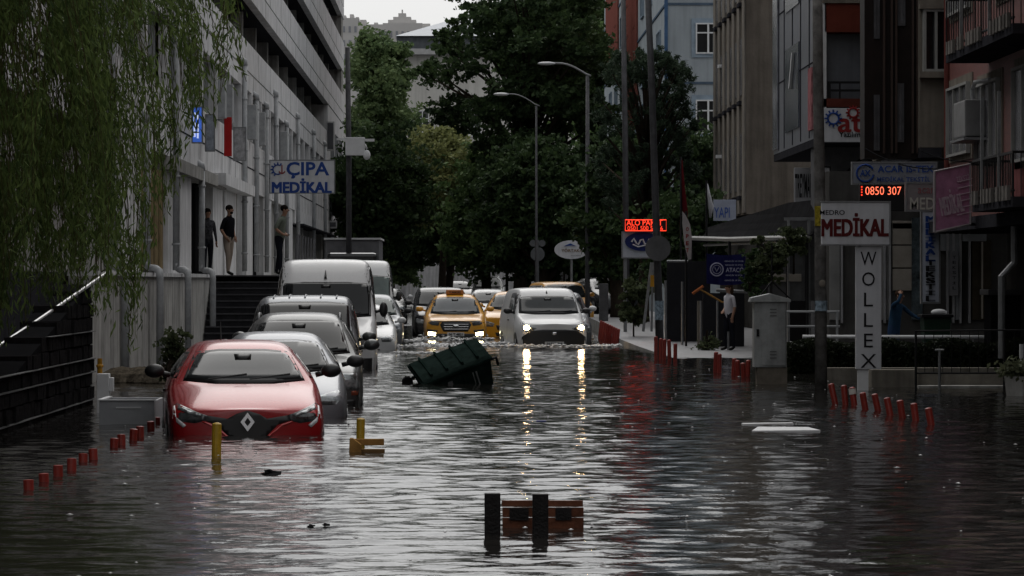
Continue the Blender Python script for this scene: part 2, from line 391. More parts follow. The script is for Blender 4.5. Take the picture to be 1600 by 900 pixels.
an = MB(); ca = cc + Vector((.14, 0, 0)); an.tube([ca + Vector((0, 0, .15)), ca - Vector((0, 0, .13))], .02, 6)
an.tube([ca + Vector((math.cos(t) * .1, 0, math.sin(t) * .11 - .02)) for t in np.linspace(PI * 1.1, PI * 1.9, 8)], .02, 6)
an.obj('anchor_emblem', M_redl, r)
MB().tube([(XF - .1, Ys + .1, b.z - .1), (a.x, Ys + .1, b.z - .1)], .03).tube([(XF - .1, Ys + .1, a.z + .1), (a.x, Ys + .1, a.z + .1)], .03).obj('bracket', M_metal, r)
r, a, b = box_sign('lightbox_sign', 'small lit blue lightbox sign on the left office block beside the willow', 301, 315, 168, 222, 97, mat('lit_blue', (.05, .12, .45), .4, emit=(.05, .16, .7), es=.12), M_metal)
MB().tube([P(304, 176, 96.97), P(304, 214, 96.97)], .022).tube([P(309, 180, 96.97), P(309, 216, 96.97)], .022).tube([P(304, 196, 96.97), P(309, 198, 96.97)], .022).obj('lettering', mat('lit_white', (.7, .75, .9), .4, emit=(.6, .7, 1), es=.2), r)
r, a, b = box_sign('lightbox_sign', 'narrow upright red sign fixed to the left office block', 350, 362, 183, 244, 110, mat('red_board', (.36, .015, .015), .5), None)
r, a, b = box_sign('lightbox_sign', 'worn pale grey sign boards beside the narrow red sign', 366, 383, 200, 250, 115.5, mat('worn_board', (.34, .34, .35), .6, var=.6, scale=6), M_metal)
r, a, b = box_sign('lightbox_sign', 'pale cracked sign between the lit blue and the red sign on the left block', 322, 334, 180, 235, 102.5, mat('worn_board2', (.30, .33, .38), .5, var=.6, scale=5), M_metal)

# white retaining wall with the terrace and the stairs
WX = -6.2
rw = thing('retaining_wall', 'stained white rendered wall below the office block, left of the dark stairs', 'wall', (WX, 90, 0))
MB().box(WX - .4, WX, 70, 103, -.6, 1.80).obj('wall', mat('stained_render', (.46, .455, .44), .8, var=.35, scale=1.4, streak=.45, bump=.4, bscale=10), rw)
MB().box(WX - .45, WX + .05, 70, 103.0, 1.80, 1.88).obj('coping', M_conc, rw)
MB().box(WX - .01, WX + .03, 75.6, 76.0, -.6, 1.7).box(WX - .01, WX + .03, 82.5, 82.7, -.6, 1.7).obj('render_joint', M_concd, rw)
tr = thing('terrace', 'raised concrete terrace where the two men stand above the stairs', 'terrace', (-5.2, 120, 0))
MB().box(WX - .4, -4.0, 103, 160, -.6, 1.84).obj('slab', M_concd, tr)
st = thing('stairs', 'dark wet stone stairs going up to the terrace beside the white wall', 'stairs', (-5.1, 101, 0))
s1 = MB(); s2 = MB()
ns = 12
for k in range(ns):
    zt = 1.86 * (k + 1) / ns; yy = 103 - (ns - 1 - k) * .32
    s1.box(WX + .02, -3.9, yy, 103.3, zt - 1.86 / ns, zt - .035)
    s2.box(WX + .02, -3.9, yy - .03, yy + .3, zt - .033, zt)
s1.obj('riser', mat('stair_dark', (.03, .03, .033), .7, var=.3, scale=5), st); s2.obj('tread', mat('tread_stone', (.075, .075, .08), .6, var=.3, scale=8), st)
# dark stone wall with handrail, near left
BX = -5.15
sw = thing('stone_wall', 'dark wet coursed stone wall behind the willow at the left edge', 'wall', (BX, 52, 0))
ws_ = MB()
rgw = random.Random(4)
def wtop(y): return .80 + (y - 50) * .105
for k in range(12):
    z0 = -.5 + k * .19; y = 40.0
    while y < 58.4:
        l_ = min(rgw.uniform(.28, .7), 58.5 - y)
        if z0 > wtop(y) - .1: y += l_; continue
        ws_.box(BX - .5, BX + rgw.uniform(-.035, .012), y, y + l_ - .015, z0, z0 + .19 - rgw.uniform(.012, .03)); y += l_
ws_.obj('courses', mat('black_stone', (.02, .019, .02), .7, var=.6, scale=7, bump=.8, bscale=14), sw)
MB().prism_x([(40, -.5), (58.4, -.5), (58.4, wtop(58.4) - .02), (48, wtop(48) - .02), (40, wtop(48) - .02)], BX - .48, BX - .045).obj('core', M_dark, sw)
m = MB()
for k in (2, 4, 5, 7): m.box(BX - .05, BX + .022, 40 if k < 7 else 52, 58.5, -.330 + k * .19, -.320 + k * .19)
m.obj('wet_ledge', mat('wet_edge', (.035, .035, .037), .5, var=.8, scale=6, spec=.3), sw)
bld(MB().box(XF - 7, XF - .5, -40, 35.9, -.6, 7.5), 'unseen_shade_block', M_concd)  # unseen block beside the camera, added to darken the water on the left
bld(MB().box(XF - 6, XF - .3, 38, 76, -.6, 1.859), 'basement_wall', M_soff)
hr = thing('handrail', 'sloping pale metal handrail on top of the dark stone wall', 'railing', (BX, 52, 0))
MB().tube([P(-40, 566, 50), P(60, 500, 54), P(172, 423, 59)], .025).obj('rail', mat('bright_steel', (.5, .5, .5), .3, .5), hr)
for px, Y in ((-10, 51), (60, 54), (120, 56.7)):
    q = P(px, 540 - (px / 172 * 117), Y); MB().tube([q, q - Vector((0, 0, .9))], .02, 6).obj('post', M_metal, hr)
# ------------------------------------------------------------ right side buildings
def yr(px, X): return F * X / (px - VX)
M_curt = mat('curtained_glass2', (.10, .10, .11), .25, var=.5, scale=3)
M_brick = bpy.data.materials.new('red_tile'); M_brick.use_nodes = True
_n = M_brick.node_tree; _b = _n.nodes['Principled BSDF']; _tc = _n.nodes.new('ShaderNodeTexCoord'); _mp = _n.nodes.new('ShaderNodeMapping')
_mp.inputs['Rotation'].default_value = (0, PI / 2, 0); _mp2 = _n.nodes.new('ShaderNodeMapping'); _mp2.inputs['Rotation'].default_value = (0, 0, PI / 4)
_br = _n.nodes.new('ShaderNodeTexBrick'); _br.inputs['Scale'].default_value = 6; _br.inputs['Color1'].default_value = (.20, .045, .033, 1); _br.inputs['Color2'].default_value = (.13, .03, .024, 1)
_br.inputs['Mortar'].default_value = (.04, .026, .022, 1); _br.inputs['Mortar Size'].default_value = .03; _br.offset = 0
_n.links.new(_tc.outputs['Object'], _mp.inputs[0]); _n.links.new(_mp.outputs[0], _mp2.inputs[0]); _n.links.new(_mp2.outputs[0], _br.inputs[0]); _n.links.new(_br.outputs[0], _b.inputs['Base Color']); _b.inputs['Roughness'].default_value = .6
# R1 brick
bx = 9.3
r1 = thing('brick_building', 'dark red tiled building with barred balconies at the right edge of the street', 'building', (bx, 72, 0))
MB().box(bx, bx + 8, 58, 80, 2.85, 17).obj('wall', M_brick, r1)
MB().box(bx + .3, bx + 8, -40, 57.99, -.6, 9).obj('unseen_shade_wing', M_brick, r1)  # unseen wing toward the camera, added to keep skylight off the right side
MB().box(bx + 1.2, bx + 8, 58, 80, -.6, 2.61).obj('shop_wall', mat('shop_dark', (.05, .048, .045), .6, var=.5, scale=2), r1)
MB().box(bx - .35, bx + 2, 58, 79.9, 2.62, 2.84).obj('ledge', M_soff, r1)
M_beige = mat('beige_render', (.19, .17, .145), .8, var=.25, scale=1.5, streak=.3)
for a, b_, t, bo in ((1487, 1519, 133, 243), (1531, 1566, 127, 250), (1590, 1640, 98, 250), (1487, 1519, -90, 20), (1560, 1600, -110, -10)):
    ya, yb = yr(b_, bx), yr(a, bx); Y = (ya + yb) / 2
    z1, z0 = ZZ(t, Y), ZZ(bo, Y)
    MB().box(bx - .03, bx + .05, ya - .18, yb + .18, z0 - .1, z1 + .16).obj('surround', M_beige, r1)
    window(r1, bx - .035, ya, yb, z0, z1, -1, fm=mat('old_white_frame', (.27, .27, .26), .6, var=.2), gm=M_curt, mull=2)
def balcony(root, px0, px1, pyslab, pytop, X, dep, slabm, nbar=26, glassy=False):
    ya, yb = yr(px1, X - dep), yr(px0, X - dep); Y = (ya + yb) / 2; zs = ZZ(pyslab, Y); zt = ZZ(pytop, Y)
    o = MB().box(X - dep, X, ya, yb, zs - .16, zs).obj('balcony', slabm, root)
    m = MB(); m.box(X - dep, X - dep + .04, ya, yb, zt - .04, zt); m.box(X - dep, X - dep + .04, ya, yb, zs + .08, zs + .11)
    for k in range(nbar + 1):
        y = ya + (yb - ya) * k / nbar; m.box(X - dep + .01, X - dep + .025, y - .008, y + .008, zs, zt - .04)
    for y in (ya, yb): m.box(X - dep, X, y - .02, y + .02, zt - .04, zt)
    for k in range(6): x = X - dep + dep * k / 6; m.box(x, x + .015, ya - .01, ya + .01, zs, zt); m.box(x, x + .015, yb - .01, yb + .01, zs, zt)
    m.obj('railing', M_blk, o)
    for y in (ya + (yb - ya) * .33, ya + (yb - ya) * .76): MB().box(X - dep - .01, X - dep + .04, y, y + .05, zs, zt + 1.0).obj('post', M_metal, o)
    rr = random.Random(px0)
    y = ya + .2
    while y < yb - .3:
        if rr.random() < .7: MB().box(X - dep - .06, X - dep - .005, y, y + rr.uniform(.12, .3), zs - .05, zs + .18).obj('planter_box', mat('planter', (.16, .15, .14), .7, var=.4), o)
        y += .4
    return o
balcony(r1, 1478, 1582, 62, -30, bx, .75, M_soff)
balcony(r1, 1519, 1582, 312, 243, bx, .75, M_soff)
MB().box(bx - .03, bx + .02, yr(1600, bx), yr(1585, bx), ZZ(330, 70), ZZ(238, 70)).obj('painted_patch', mat('pinkish', (.22, .09, .09), .7, var=.3), r1)
ac = MB().box(bx - .42, bx - .05, 73.3, 75.0, ZZ(215, 74), ZZ(158, 74)).obj('air_conditioner', mat('ac_right', (.20, .20, .20), .5, var=.3), r1, bevel=.03)
MB().box(bx - .46, bx - .02, 73.1, 75.2, ZZ(221, 74), ZZ(217, 74)).obj('bracket', M_metal, ac)
q = P(1575, 125, 72.4); MB().tube([(bx - .1, 72.3, q.z), (bx - .25, 73.2, q.z), (bx - .25, 73.6, q.z - .1), (bx - .2, 73.6, q.z - .9)], .04).obj('pipe', M_pipe, r1)
MB().tube([P(1585, 330, 69) + Vector((.0, 0, 0)), P(1585, 410, 69), P(1565, 432, 69), P(1565, 560, 69)], .06).obj('downpipe', M_metal, r1)
MB().tube([P(1480, -60, 79.2), P(1480, 270, 79.2)], .06).obj('downpipe', mat('rust_pipe', (.12, .04, .035), .6), r1)
# R2 beige, end wall facing the camera
r2 = thing('beige_building', 'beige rendered building with a white framed bay window, left of the red tiled building', 'building', (9.5, 82, 0))
MB().box(8.9, 17, 80.6, 90, 4.3, 18).obj('wall', M_beige, r2)
a = P(1443, 112, 80.4); b = P(1478, 14, 80.4)
fwindow(r2, 80.6, a.x, b.x + .05, a.z, b.z, fm=mat('old_white_frame', (.27, .27, .26), .6), mull=1, depth=.25)
MB().box(a.x - .08, b.x + .1, 80.3, 80.6, a.z - .12, a.z).obj('sill', M_beige, r2)
MB().box(a.x - .08, b.x + .1, 80.3, 80.6, b.z, b.z + .1).obj('lintel', M_beige, r2)
MB().box(8.9, 9.3, 80.5, 88, 4.1, 4.29).obj('soffit', M_soff, r2)
# R3 dark bay
r3 = thing('dark_bay_building', 'very dark brown building bay with tall narrow window strips above the grey nameboard', 'building', (8.4, 82, 0))
MB().box(7.87, 8.95, 81.1, 82.0, 4.1, 18).obj('wall', mat('dark_brown_clad', (.012, .008, .007), .5, var=.4, scale=3), r3)
for px0, px1, py1, py0 in ((1366, 1375, 235, 148), (1366, 1375, 60, -40), (1401, 1413, 222, 130), (1403, 1415, 40, -40)):
    a = P(px0, py1, 81); b = P(px1, py0, 81); fwindow(r3, 81.1, a.x, b.x, a.z, b.z, fm=M_pole, gm=M_curt, mull=0, depth=.06)
m = MB()
for px in (1380, 1392, 1399, 1425, 1432): a = P(px, 0, 81).x; m.box(a, a + .04, 81.0, 81.1, 4.2, 18)
m.obj('fin', mat('fin_brown', (.05, .035, .03), .5), r3)
# R4 grey cladding with balconies
r4 = thing('grey_clad_building', 'grey metal clad building with a red parapet balcony and a white shop board', 'building', (8.5, 98, 0))
M_clad = mat('grey_cladding', (.15, .16, .185), .35, .3, var=.25, scale=1.5, streak=.2)
MB().box(7.9, 16, 91.6, 105, 4.9, 20).obj('wall', M_clad, r4)
m = MB()
for z in np.arange(6.6, 20, 1.7): m.box(7.885, 7.92, 91.6, 105, z, z + .03)
for y in (94.2, 96.6, 99, 101.5, 103.2): m.box(7.88, 7.92, y, y + .04, 4.95, 20)
m.obj('cladding_joint', M_groove, r4)
m = MB()
for z in (5.3, 8.2, 11.1): MB().box(7.87, 7.93, 97.0, 101, z, z + 2.0).obj('window', mat('blue_glass', (.05, .06, .08), .15, var=.5, scale=2), r4)
MB().prism([(98.9, 6.3), (99.1, 6.28), (98.2, 7.1), (98.0, 7.1)], lambda u, v: (7.80, u, v), lambda u, v: (7.86, u, v)).obj('opened_sash', M_white, r4)
MB().box(7.86, 7.9, 103.4, 104.9, 5.0, 12).obj('window', mat('sky_glass', (.25, .26, .29), .12, var=.7, scale=1.2), r4)
MB().box(7.84, 7.9, 93.0, 94.0, 5.1, 6.5).obj('poster', mat('poster', (.32, .14, .15), .6, var=.7, scale=5), r4)
# front facing part with balconies : walls, parapets
MB().box(7.92, 11, 92.6, 94, 5.0, 20).obj('recessed_wall', mat('grey_render', (.12, .12, .125), .8, var=.15, scale=1, streak=.15), r4)
MB().box(7.9, 7.98, 90.8, 91.6, 4.95, 20).obj('corner_trim', M_conc, r4)
for z1p, z0p, nm in ((5, 50, 'parapet'),):
    a = P(1289, z0p, 90.8); b = P(1440, z1p, 90.8)
    MB().box(a.x, b.x, 90.8, 92.59, a.z, b.z).obj('parapet', mat('brick_red_paint', (.13, .034, .024), .7, var=.2, scale=2, streak=.15), r4)
    MB().box(a.x - .05, b.x, 90.74, 92.59, b.z, b.z + .07).obj('coping', M_beige, r4)
a = P(1287, 167, 90.8); b = P(1440, 154, 90.8)
MB().box(a.x, b.x, 90.8, 92.59, a.z, b.z).obj('balcony_slab', mat('brick_red_dark', (.10, .03, .022), .7), r4)
m = MB(); a = P(1293, 155, 90.85); b = P(1440, 127, 90.85)
m.box(a.x, b.x, 90.83, 90.9, b.z - .05, b.z); m.box(a.x, b.x, 90.83, 90.9, (a.z + b.z) / 2 - .03, (a.z + b.z) / 2 + .02)
for px in (1293, 1311, 1345): x = XX(px, 90.85); m.box(x, x + (.07 if px == 1293 else .035), 90.84, 90.9, a.z, b.z)
m.obj('railing', M_blk, r4)
MB().box(7.92, 11, 90.9, 92.6, 4.80, ZZ(168, 90.9)).obj('sign_backing', M_soff, r4)
MB().box(7.9, 16, 90.9, 105, 4.72, 4.9).obj('soffit', M_soff, r4)
r, a, b = box_sign('shop_board', 'white shop board with red letters and cog emblems under the balcony railing', 1287, 1395, 169, 222, 90.6, M_signw, None, .1)
text('atac', 1.12, .34, P(1350, 194, 90.58), M_redl, r, fat=.012)
text('Yazılım Sistemleri', 1.15, .12, P(1352, 210, 90.58), M_blkl, r, bold=.02, name='small_lettering')
for cx, cy, rad, mm in ((1302, 185, .12, M_navy), (1333, 176, .1, M_redl)):
    m = MB(); c0 = P(cx, cy, 90.57)
    m.tube([c0 + Vector((math.cos(t), 0, math.sin(t))) * rad for t in np.linspace(0, 2 * PI, 17)], .022, 5)
    for k in range(12): d = Vector((math.cos(k * PI / 6), 0, math.sin(k * PI / 6))); m.tube([c0 + d * rad, c0 + d * rad * 1.6], .018, 5)
    m.obj('cog_emblem', mm, r)
# stair room below R4 : grey wall, diagonal rails, upright letter board
MB().box(7.95, 12.2, 93.5, 94.5, -.3, 4.72).obj('lower_wall', mat('grey_render_low', (.12, .12, .125), .8, var=.3), r4)
m = MB()
for k in range(4): a = P(1310, 330 - k * 16, 92.5); m.tube([a, a + Vector((1.0, 0, .95))], .035, 6)
m.obj('stair_rail', M_blk, r4)
MB().tube([P(1310, 305, 92.4), P(1330, 291, 92.4)], .03).obj('rail_highlight', mat('bright_steel', (.5, .5, .5), .3, .5), r4)
r, a, b = box_sign('letter_board', 'pale board with upright dark letters hanging below the grey clad building', 1241, 1272, 262, 318, 98, mat('pale_board', (.30, .30, .31), .6, var=.2), None)
text('TREYMAK', .42, .56, P(1256, 290, 97.98), M_blkl, r, bold=.02, )
r, a, b = box_sign('notice_board', 'three small pale notices in a dark frame behind the leaning street pole', 1288, 1296, 262, 308, 90.3, mat('pale_board', (.30, .30, .31), .6), M_blk)
# R5 concrete
r5 = thing('concrete_building', 'weathered brownish concrete building with blank end wall and narrow pilasters', 'building', (9, 130, 0))
M_br = mat('brown_concrete', (.115, .10, .085), .85, var=.25, scale=1.2, streak=.3, bump=.4, bscale=12)
MB().box(8.45, 16, 123, 138.4, 3.7, 22).obj('wall', M_br, r5)
M_br2 = mat('light_concrete', (.20, .185, .165), .8, var=.3, scale=1.5, streak=.4)
for k in range(7): y = 123 + .2 + k * 2.35; MB().box(8.40, 8.46, y, y + 1.15, 3.75, 22).obj('pilaster', mat('light_concrete', (.27, .25, .225)), r5)
for z in (4.15, 7.0, 9.95, 12.8):
    for k in range(6): y = 124.7 + k * 2.35; MB().box(8.33, 8.44, y, y + 1.0, z, z + .12).obj('window_sill', M_groove, r5)
    for k in range(6):
        y = 124.6 + k * 2.35; MB().box(8.43, 8.47, y, y + 1.1, z + .3, z + 2.0).obj('window', M_curt, r5)
for px, py in ((1127, 104), (1124, 245)): a = P(px, py, 135); MB().box(a.x - .12, a.x + .25, 134.6, 135, a.z - .05, a.z + .05).obj('lamp', M_white, r5)
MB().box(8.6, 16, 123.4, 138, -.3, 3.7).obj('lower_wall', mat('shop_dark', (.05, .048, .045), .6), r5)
r, a, b = box_sign('shop_board', 'blue and white lettered board above the dark awning beside the far concrete building', 1115, 1150, 312, 345, 121, mat('bluewhite', (.22, .24, .30), .5, var=.2), None)
text('YAPI', .45, .3, P(1128, 332, 120.97), M_navy, r)
# R6 blue
r6 = thing('blue_building', 'pale blue rendered building with white framed windows and red panels, behind the pine', 'building', (8.5, 190, 0))
M_blu = mat('pale_blue_render', (.30, .335, .36), .8, var=.12, scale=.8, streak=.15)
MB().box(7.8, 20, 158, 226, -.3, 24).obj('wall', M_blu, r6)
m = MB()
for z in (3.1, 6.15, 9.2, 12.2, 15.2): m.box(7.76, 20, 157.96, 226, z, z + .09)
m.obj('string_course', mat('dark_groove_blue', (.08, .11, .15), .7), r6)
MB().box(7.74, 7.86, 157.93, 158.2, 2, 24).obj('corner_strip', mat('deep_blue', (.06, .11, .20), .6), r6)
for t, b_ in ((36, 84), (156, 209), (-90, -40), (280, 330)):
    a = P(1087, b_, 158); c_ = P(1116, t, 158)
    MB().box(a.x - .16, c_.x + .16, 157.95, 158.0, a.z - .14, c_.z + .18).obj('surround', mat('blue_surround', (.25, .31, .37), .7), r6)
    fwindow(r6, 157.95, a.x, c_.x, a.z, c_.z, mull=0, trans=.68, depth=.06)
    MB().box(c_.x - .27, c_.x - .2, 157.86, 157.9, a.z, c_.z).obj('mullion', M_white, r6)
M_rp = mat('red_panel', (.16, .06, .05), .7, var=.15)
for y in np.arange(162, 222, 7.5):
    for z in (3.9, 6.95, 10.0, 13.0):
        window(r6, 7.8, y, y + 2.6, z, z + 1.5, -1, fm=mat('blue_surround', (.25, .31, .37), .7), mull=1)
for y0, y1, z0, z1 in ((183, 198, 8.9, 22), (205, 222, 12.2, 22), (186, 196, 3, 8.8), (212, 224, 6.5, 8.5)): MB().box(7.72, 7.82, y0, y1, z0, z1).obj('red_panel', M_rp, r6)

# ------------------------------------------------------------ ground floor shops, right
gfw = 86.5
sh = thing('shop_building', 'dim shop fronts with grey panels, shutters and door frames behind the low hedge', 'building', (9.5, 87, 0))
x0, x1 = XX(1296, gfw), XX(1620, gfw)
MB().box(x0, x1, gfw, gfw + 3, -.2, 4.0).obj('wall', mat('shop_grey', (.075, .073, .07), .7, var=.3, scale=1.5, streak=.2), sh)
def panel(px0, px1, py0, py1, m, name='panel', d=.06, par=None, Y=gfw):
    a = P(px0, py1, Y); b = P(px1, py0, Y); return MB().box(a.x, b.x, Y - d, Y, a.z, b.z).obj(name, m, par or sh, bevel=.01)
M_cream = mat('cream_panel', (.30, .275, .24), .6, var=.2)
for q in (346, 370, 406, 442): panel(1394, 1432, q - 22 if q > 346 else 345, q + 12, M_cream, 'wall_panel')
panel(1345, 1392, 330, 500, mat('plain_grey', (.22, .22, .215), .7, var=.2), 'wall_panel', .04)
panel(1424, 1441, 340, 500, mat('graffiti', (.07, .09, .10), .5, var=.9, scale=6), 'painted_strip', .08)
panel(1296, 1312, 372, 500, mat('plain_grey', (.22, .22, .215), .7), 'wall_panel', .05)
panel(1468, 1500, 366, 392, mat('light_grey_board', (.22, .23, .24), .6), 'fascia', .1)
for px in (1313, 1337, 1380, 1388, 1478, 1487, 1498, 1512): panel(px, px + 3.5, 345, 505, mat('alu', (.30, .30, .31), .4, .4), 'door_frame', .12)
panel(1492, 1500, 392, 500, mat('light_grey_board', (.22, .23, .24), .6), 'door_leaf', .1)
panel(1518, 1548, 375, 500, mat('brown_door', (.05, .042, .03), .6, var=.4), 'door_leaf', .1)
panel(1532, 1535, 378, 498, M_cream, 'door_frame', .13)
panel(1503, 1540, 366, 377, mat('light_grey_board', (.22, .23, .24), .6), 'name_plate', .15)
m = MB()
for px in (1230, 1262, 1298, 1332): a = P(px, 0, 92); m.box(a.x, a.x + .05, 91.9, 92, -.2, 3.1)
m.box(XX(1225, 92), XX(1340, 92), 91.92, 91.98, 3.05, 3.12); m.obj('glazing_frame', M_metal, sh)
for px0, px1 in ((1200, 1228), (1232, 1258), (1264, 1285)): panel(px0, px1, 385, 470, mat('dim_glass', (.07, .072, .075), .3, var=.5, scale=4), 'glazing', .03, Y=92)
for px0, px1 in ((1200, 1228), (1232, 1252)): panel(px0, px1, 428, 440, M_cream, 'window_stripe', .05, Y=91.9)
# big dark awning
aw = thing('awning', 'large sagging dark canvas awning below the brown concrete building', 'awning', (8, 105, 0))
bm = MB()
A = [P(1108, 357, 118), P(1170, 338, 108), P(1235, 318, 98), P(1290, 312, 93)]
B = [P(1080, 372, 112), P(1140, 374, 104), P(1215, 372, 95), P(1262, 372, 91)]
for i in range(3):
    for (u, v) in ((0, .12), (-.1, .0)): pass
    nn = 6
    for k in range(nn):
        t0, t1 = k / nn, (k + 1) / nn
        def sag(t): return -.25 * math.sin(PI * t)
        p00 = A[i].lerp(B[i], t0) + Vector((0, 0, sag(t0))); p01 = A[i].lerp(B[i], t1) + Vector((0, 0, sag(t1)))
        p10 = A[i + 1].lerp(B[i + 1], t0) + Vector((0, 0, sag(t0))); p11 = A[i + 1].lerp(B[i + 1], t1) + Vector((0, 0, sag(t1)))
        bm.quad(p00, p10, p11, p01)
bmesh.ops.remove_doubles(bm.bm, verts=bm.bm.verts, dist=.001)
bmesh.ops.solidify(bm.bm, geom=bm.bm.faces[:], thickness=.05)
bm.obj('canvas', mat('dark_canvas', (.02, .02, .021), .6, var=.4, scale=3, bump=.5, bscale=6), aw)
MB().tube(B, .06, 6).obj('front_bar', mat('pale_bar', (.25, .25, .24), .5), aw)
MB().tube([P(1100, 383, 112), P(1262, 376, 92)], .035, 6).obj('lower_bar', mat('pale_bar', (.25, .25, .24), .5), aw)
for p in B: MB().tube([p, Vector((p.x, p.y, 0))], .04, 6).obj('post', M_blk, aw)
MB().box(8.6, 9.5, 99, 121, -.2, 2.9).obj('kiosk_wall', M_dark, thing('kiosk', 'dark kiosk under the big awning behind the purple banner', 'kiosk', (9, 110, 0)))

for k, (a_, b_, sg2) in enumerate((((1352, 232, 80.8), (1530, 252, 72), .25), ((1440, 236, 80.2), (1560, 248, 71), .12))):
    A_, B_ = P(*a_), P(*b_)
    tag(MB().tube([A_.lerp(B_, t) - Vector((0, 0, sg2 * 4 * t * (1 - t))) for t in np.linspace(0, 1, 12)], .012, 5).obj('cable', M_dark, None, origin=A_), ['long sagging black cable from the dark bay to the lower balcony', 'shorter slack black cable from the beige building to the lower balcony'][k], 'cable')
# ------------------------------------------------------------ right signs
r, a, b = box_sign('nameboard', 'wide grey nameboard with a round blue emblem above the red LED display', 1333, 1462, 255, 286, 78, mat('grey_board', (.20, .215, .25), .5, var=.2), M_metal)
text('ACAR IS-TEX', 1.05, .13, P(1415, 264, 77.98), M_navy, r, bold=.02)
text('MEDİKAL TEKSTİL', 1.0, .11, P(1412, 279, 77.98), M_navy, r, bold=.01, name='small_lettering')
c0 = P(1352, 270.5, 77.97); MB().tube([c0 + Vector((math.cos(t), 0, math.sin(t))) * .16 for t in np.linspace(.5, 2 * PI - .2, 20)], .018, 6).obj('ring_emblem', M_navy, r)
text('AX', .2, .12, c0, M_navy, r, bold=.03, name='emblem_letters')
M_led = mat('led_red', (.4, .02, .01), .5, emit=(1.0, .05, .02), es=.5)
M_ledw = mat('led_orange', (.4, .1, .05), .5, emit=(1.0, .16, .08), es=.6)
r, a, b = box_sign('led_display', 'black LED display with a glowing red phone number on the right facade', 1343, 1418, 288, 330, 77, M_blk, None, .12)
text('0850 307 0', .80, .15, P(1386, 298, 76.98), M_ledw, r, bold=-.008)
m = MB()
for q in range(4): c0 = P(1346.5, 292 + q * 4.2, 76.98); m.box(c0.x - .012, c0.x + .012, 76.97, 76.99, c0.z - .012, c0.z + .012)
m.obj('led_dots', M_led, r)
r, a, b = box_sign('shop_board', 'grey board with pale serif letters, right of the LED phone display', 1417, 1462, 287, 328, 76.2, mat('grey_board2', (.20, .18, .185), .5, var=.2), M_metal)
text('MED', .45, .22, P(1441, 318, 76.18), mat('pale_letters', (.42, .40, .36), .5), r, bold=.012)
text('acar', .3, .1, P(1447, 298, 76.18), mat('pinkred', (.25, .08, .09), .5), r, name='small_lettering')
# pink sign, angled
pk = thing('projecting_sign', 'purple-pink sign board projecting at an angle beside the lower barred balcony', 'sign', (8.5, 72, 0))
A0, A1, A2, A3 = P(1460, 363, 72.0), P(1516, 350, 72.3), P(1516, 256, 72.3), P(1460, 268, 72.0)
th = Vector((0, .08, 0))
m = MB(); v0 = [m.bm.verts.new(p) for p in (A0, A1, A2, A3)]; v1 = [m.bm.verts.new(p + th) for p in (A0, A1, A2, A3)]
m.bm.faces.new(v0); m.bm.faces.new(v1[::-1])
for i in range(4): m.bm.faces.new((v0[i], v1[i], v1[(i + 1) % 4], v0[(i + 1) % 4]))
m.obj('board', mat('pink_board', (.42, .20, .32), .5, var=.3, scale=5), pk)
m = MB(); m.tube([A0, A1, A2, A3, A0], .025, 5); m.obj('frame', mat('pink_frame', (.3, .27, .28), .5), pk)
rzp = math.atan2((A1 - A0).y, (A1 - A0).x)
nrm = Vector((math.sin(rzp), -math.cos(rzp), 0))
M_pal = mat('pink_letters', (.55, .42, .50), .5, var=.3, scale=9)
text('MEDİKAL', (A1 - A0).length * .62, .42, A0.lerp(A2, .45) + nrm * .02, M_pal, pk, fat=.008, rz=rzp, roll=-.2)
text('TEKSTİL', (A1 - A0).length * .4, .14, A0.lerp(A2, .8) + nrm * .02, M_pal, pk, rz=rzp, roll=-.2, name='small_lettering')
m = MB()
for k in range(6): c0 = A1.lerp(A2, .2 + k * .11).lerp(A0.lerp(A3, .2 + k * .11), .15) + nrm * .012; d = (A1 - A0).normalized() * .16; m.tube([c0 - d, c0 + d], .012, 4)
m.obj('text_lines', M_pal, pk)
MB().tube([A2, A2 + Vector((.9, .9, 0))], .03).tube([A1, A1 + Vector((.9, .9, 0))], .03).obj('bracket', M_blk, pk)
# vertical MEDIKAL TEKSTIL
r, a, b = box_sign('vertical_sign', 'tall narrow white sign with blue and black stacked letters', 1441, 1467, 331, 472, 79.5, mat('sign_dim_white', (.42, .45, .52), .5, var=.15), M_metal)
for k, ch in enumerate('MEDİKAL'): text(ch, .17, .098, P(1454, 342 + k * 10.3, 79.47), M_navy, r, fat=.012)
for k, ch in enumerate('TEKSTİL'): text(ch, .16, .088, P(1454, 410 + k * 9.4, 79.47), M_blkl, r, fat=.012)
r, a, b = box_sign('vertical_sign', 'slim dim sign with tiny stacked letters right of the tall white letter sign', 1484, 1497, 392, 462, 86.2, mat('dim_board', (.17, .17, .18), .5), None)
for k, ch in enumerate('TEKSTİL'): text(ch, .07, .06, P(1491, 402 + k * 8, 86.17), M_blkl, r, bold=.015)
# MEDRO / WOLLEX
Yw = 65.0
sg = thing('pylon_sign', 'white pylon with a wide medical board on top and tall upright letters below', 'sign', (XX(1357, Yw), Yw, 0))
a = P(1286, 382, Yw - .1); b = P(1390, 316, Yw - .1)
MB().box(a.x - .02, b.x, Yw - .1, Yw + .06, a.z, b.z).obj('top_board', M_signw, sg, bevel=.012)
m = MB(); t = .018; m.box(a.x - .03, b.x + t, Yw - .12, Yw + .08, b.z, b.z + t); m.box(a.x - .03, b.x + t, Yw - .12, Yw + .08, a.z - t, a.z); m.box(b.x, b.x + t, Yw - .12, Yw + .08, a.z, b.z); m.obj('frame', M_metal, sg)
a = P(1337, 577, Yw); b = P(1377, 385, Yw)
MB().box(a.x, b.x, Yw - .04, Yw + .1, a.z, b.z).obj('letter_panel', M_signw, sg, bevel=.01)
MB().box(a.x + .03, b.x - .2, Yw, Yw + .08, -.5, a.z).obj('post', M_white, sg)
M_mar = mat('sign_maroon', (.085, .008, .008), .5, var=0)
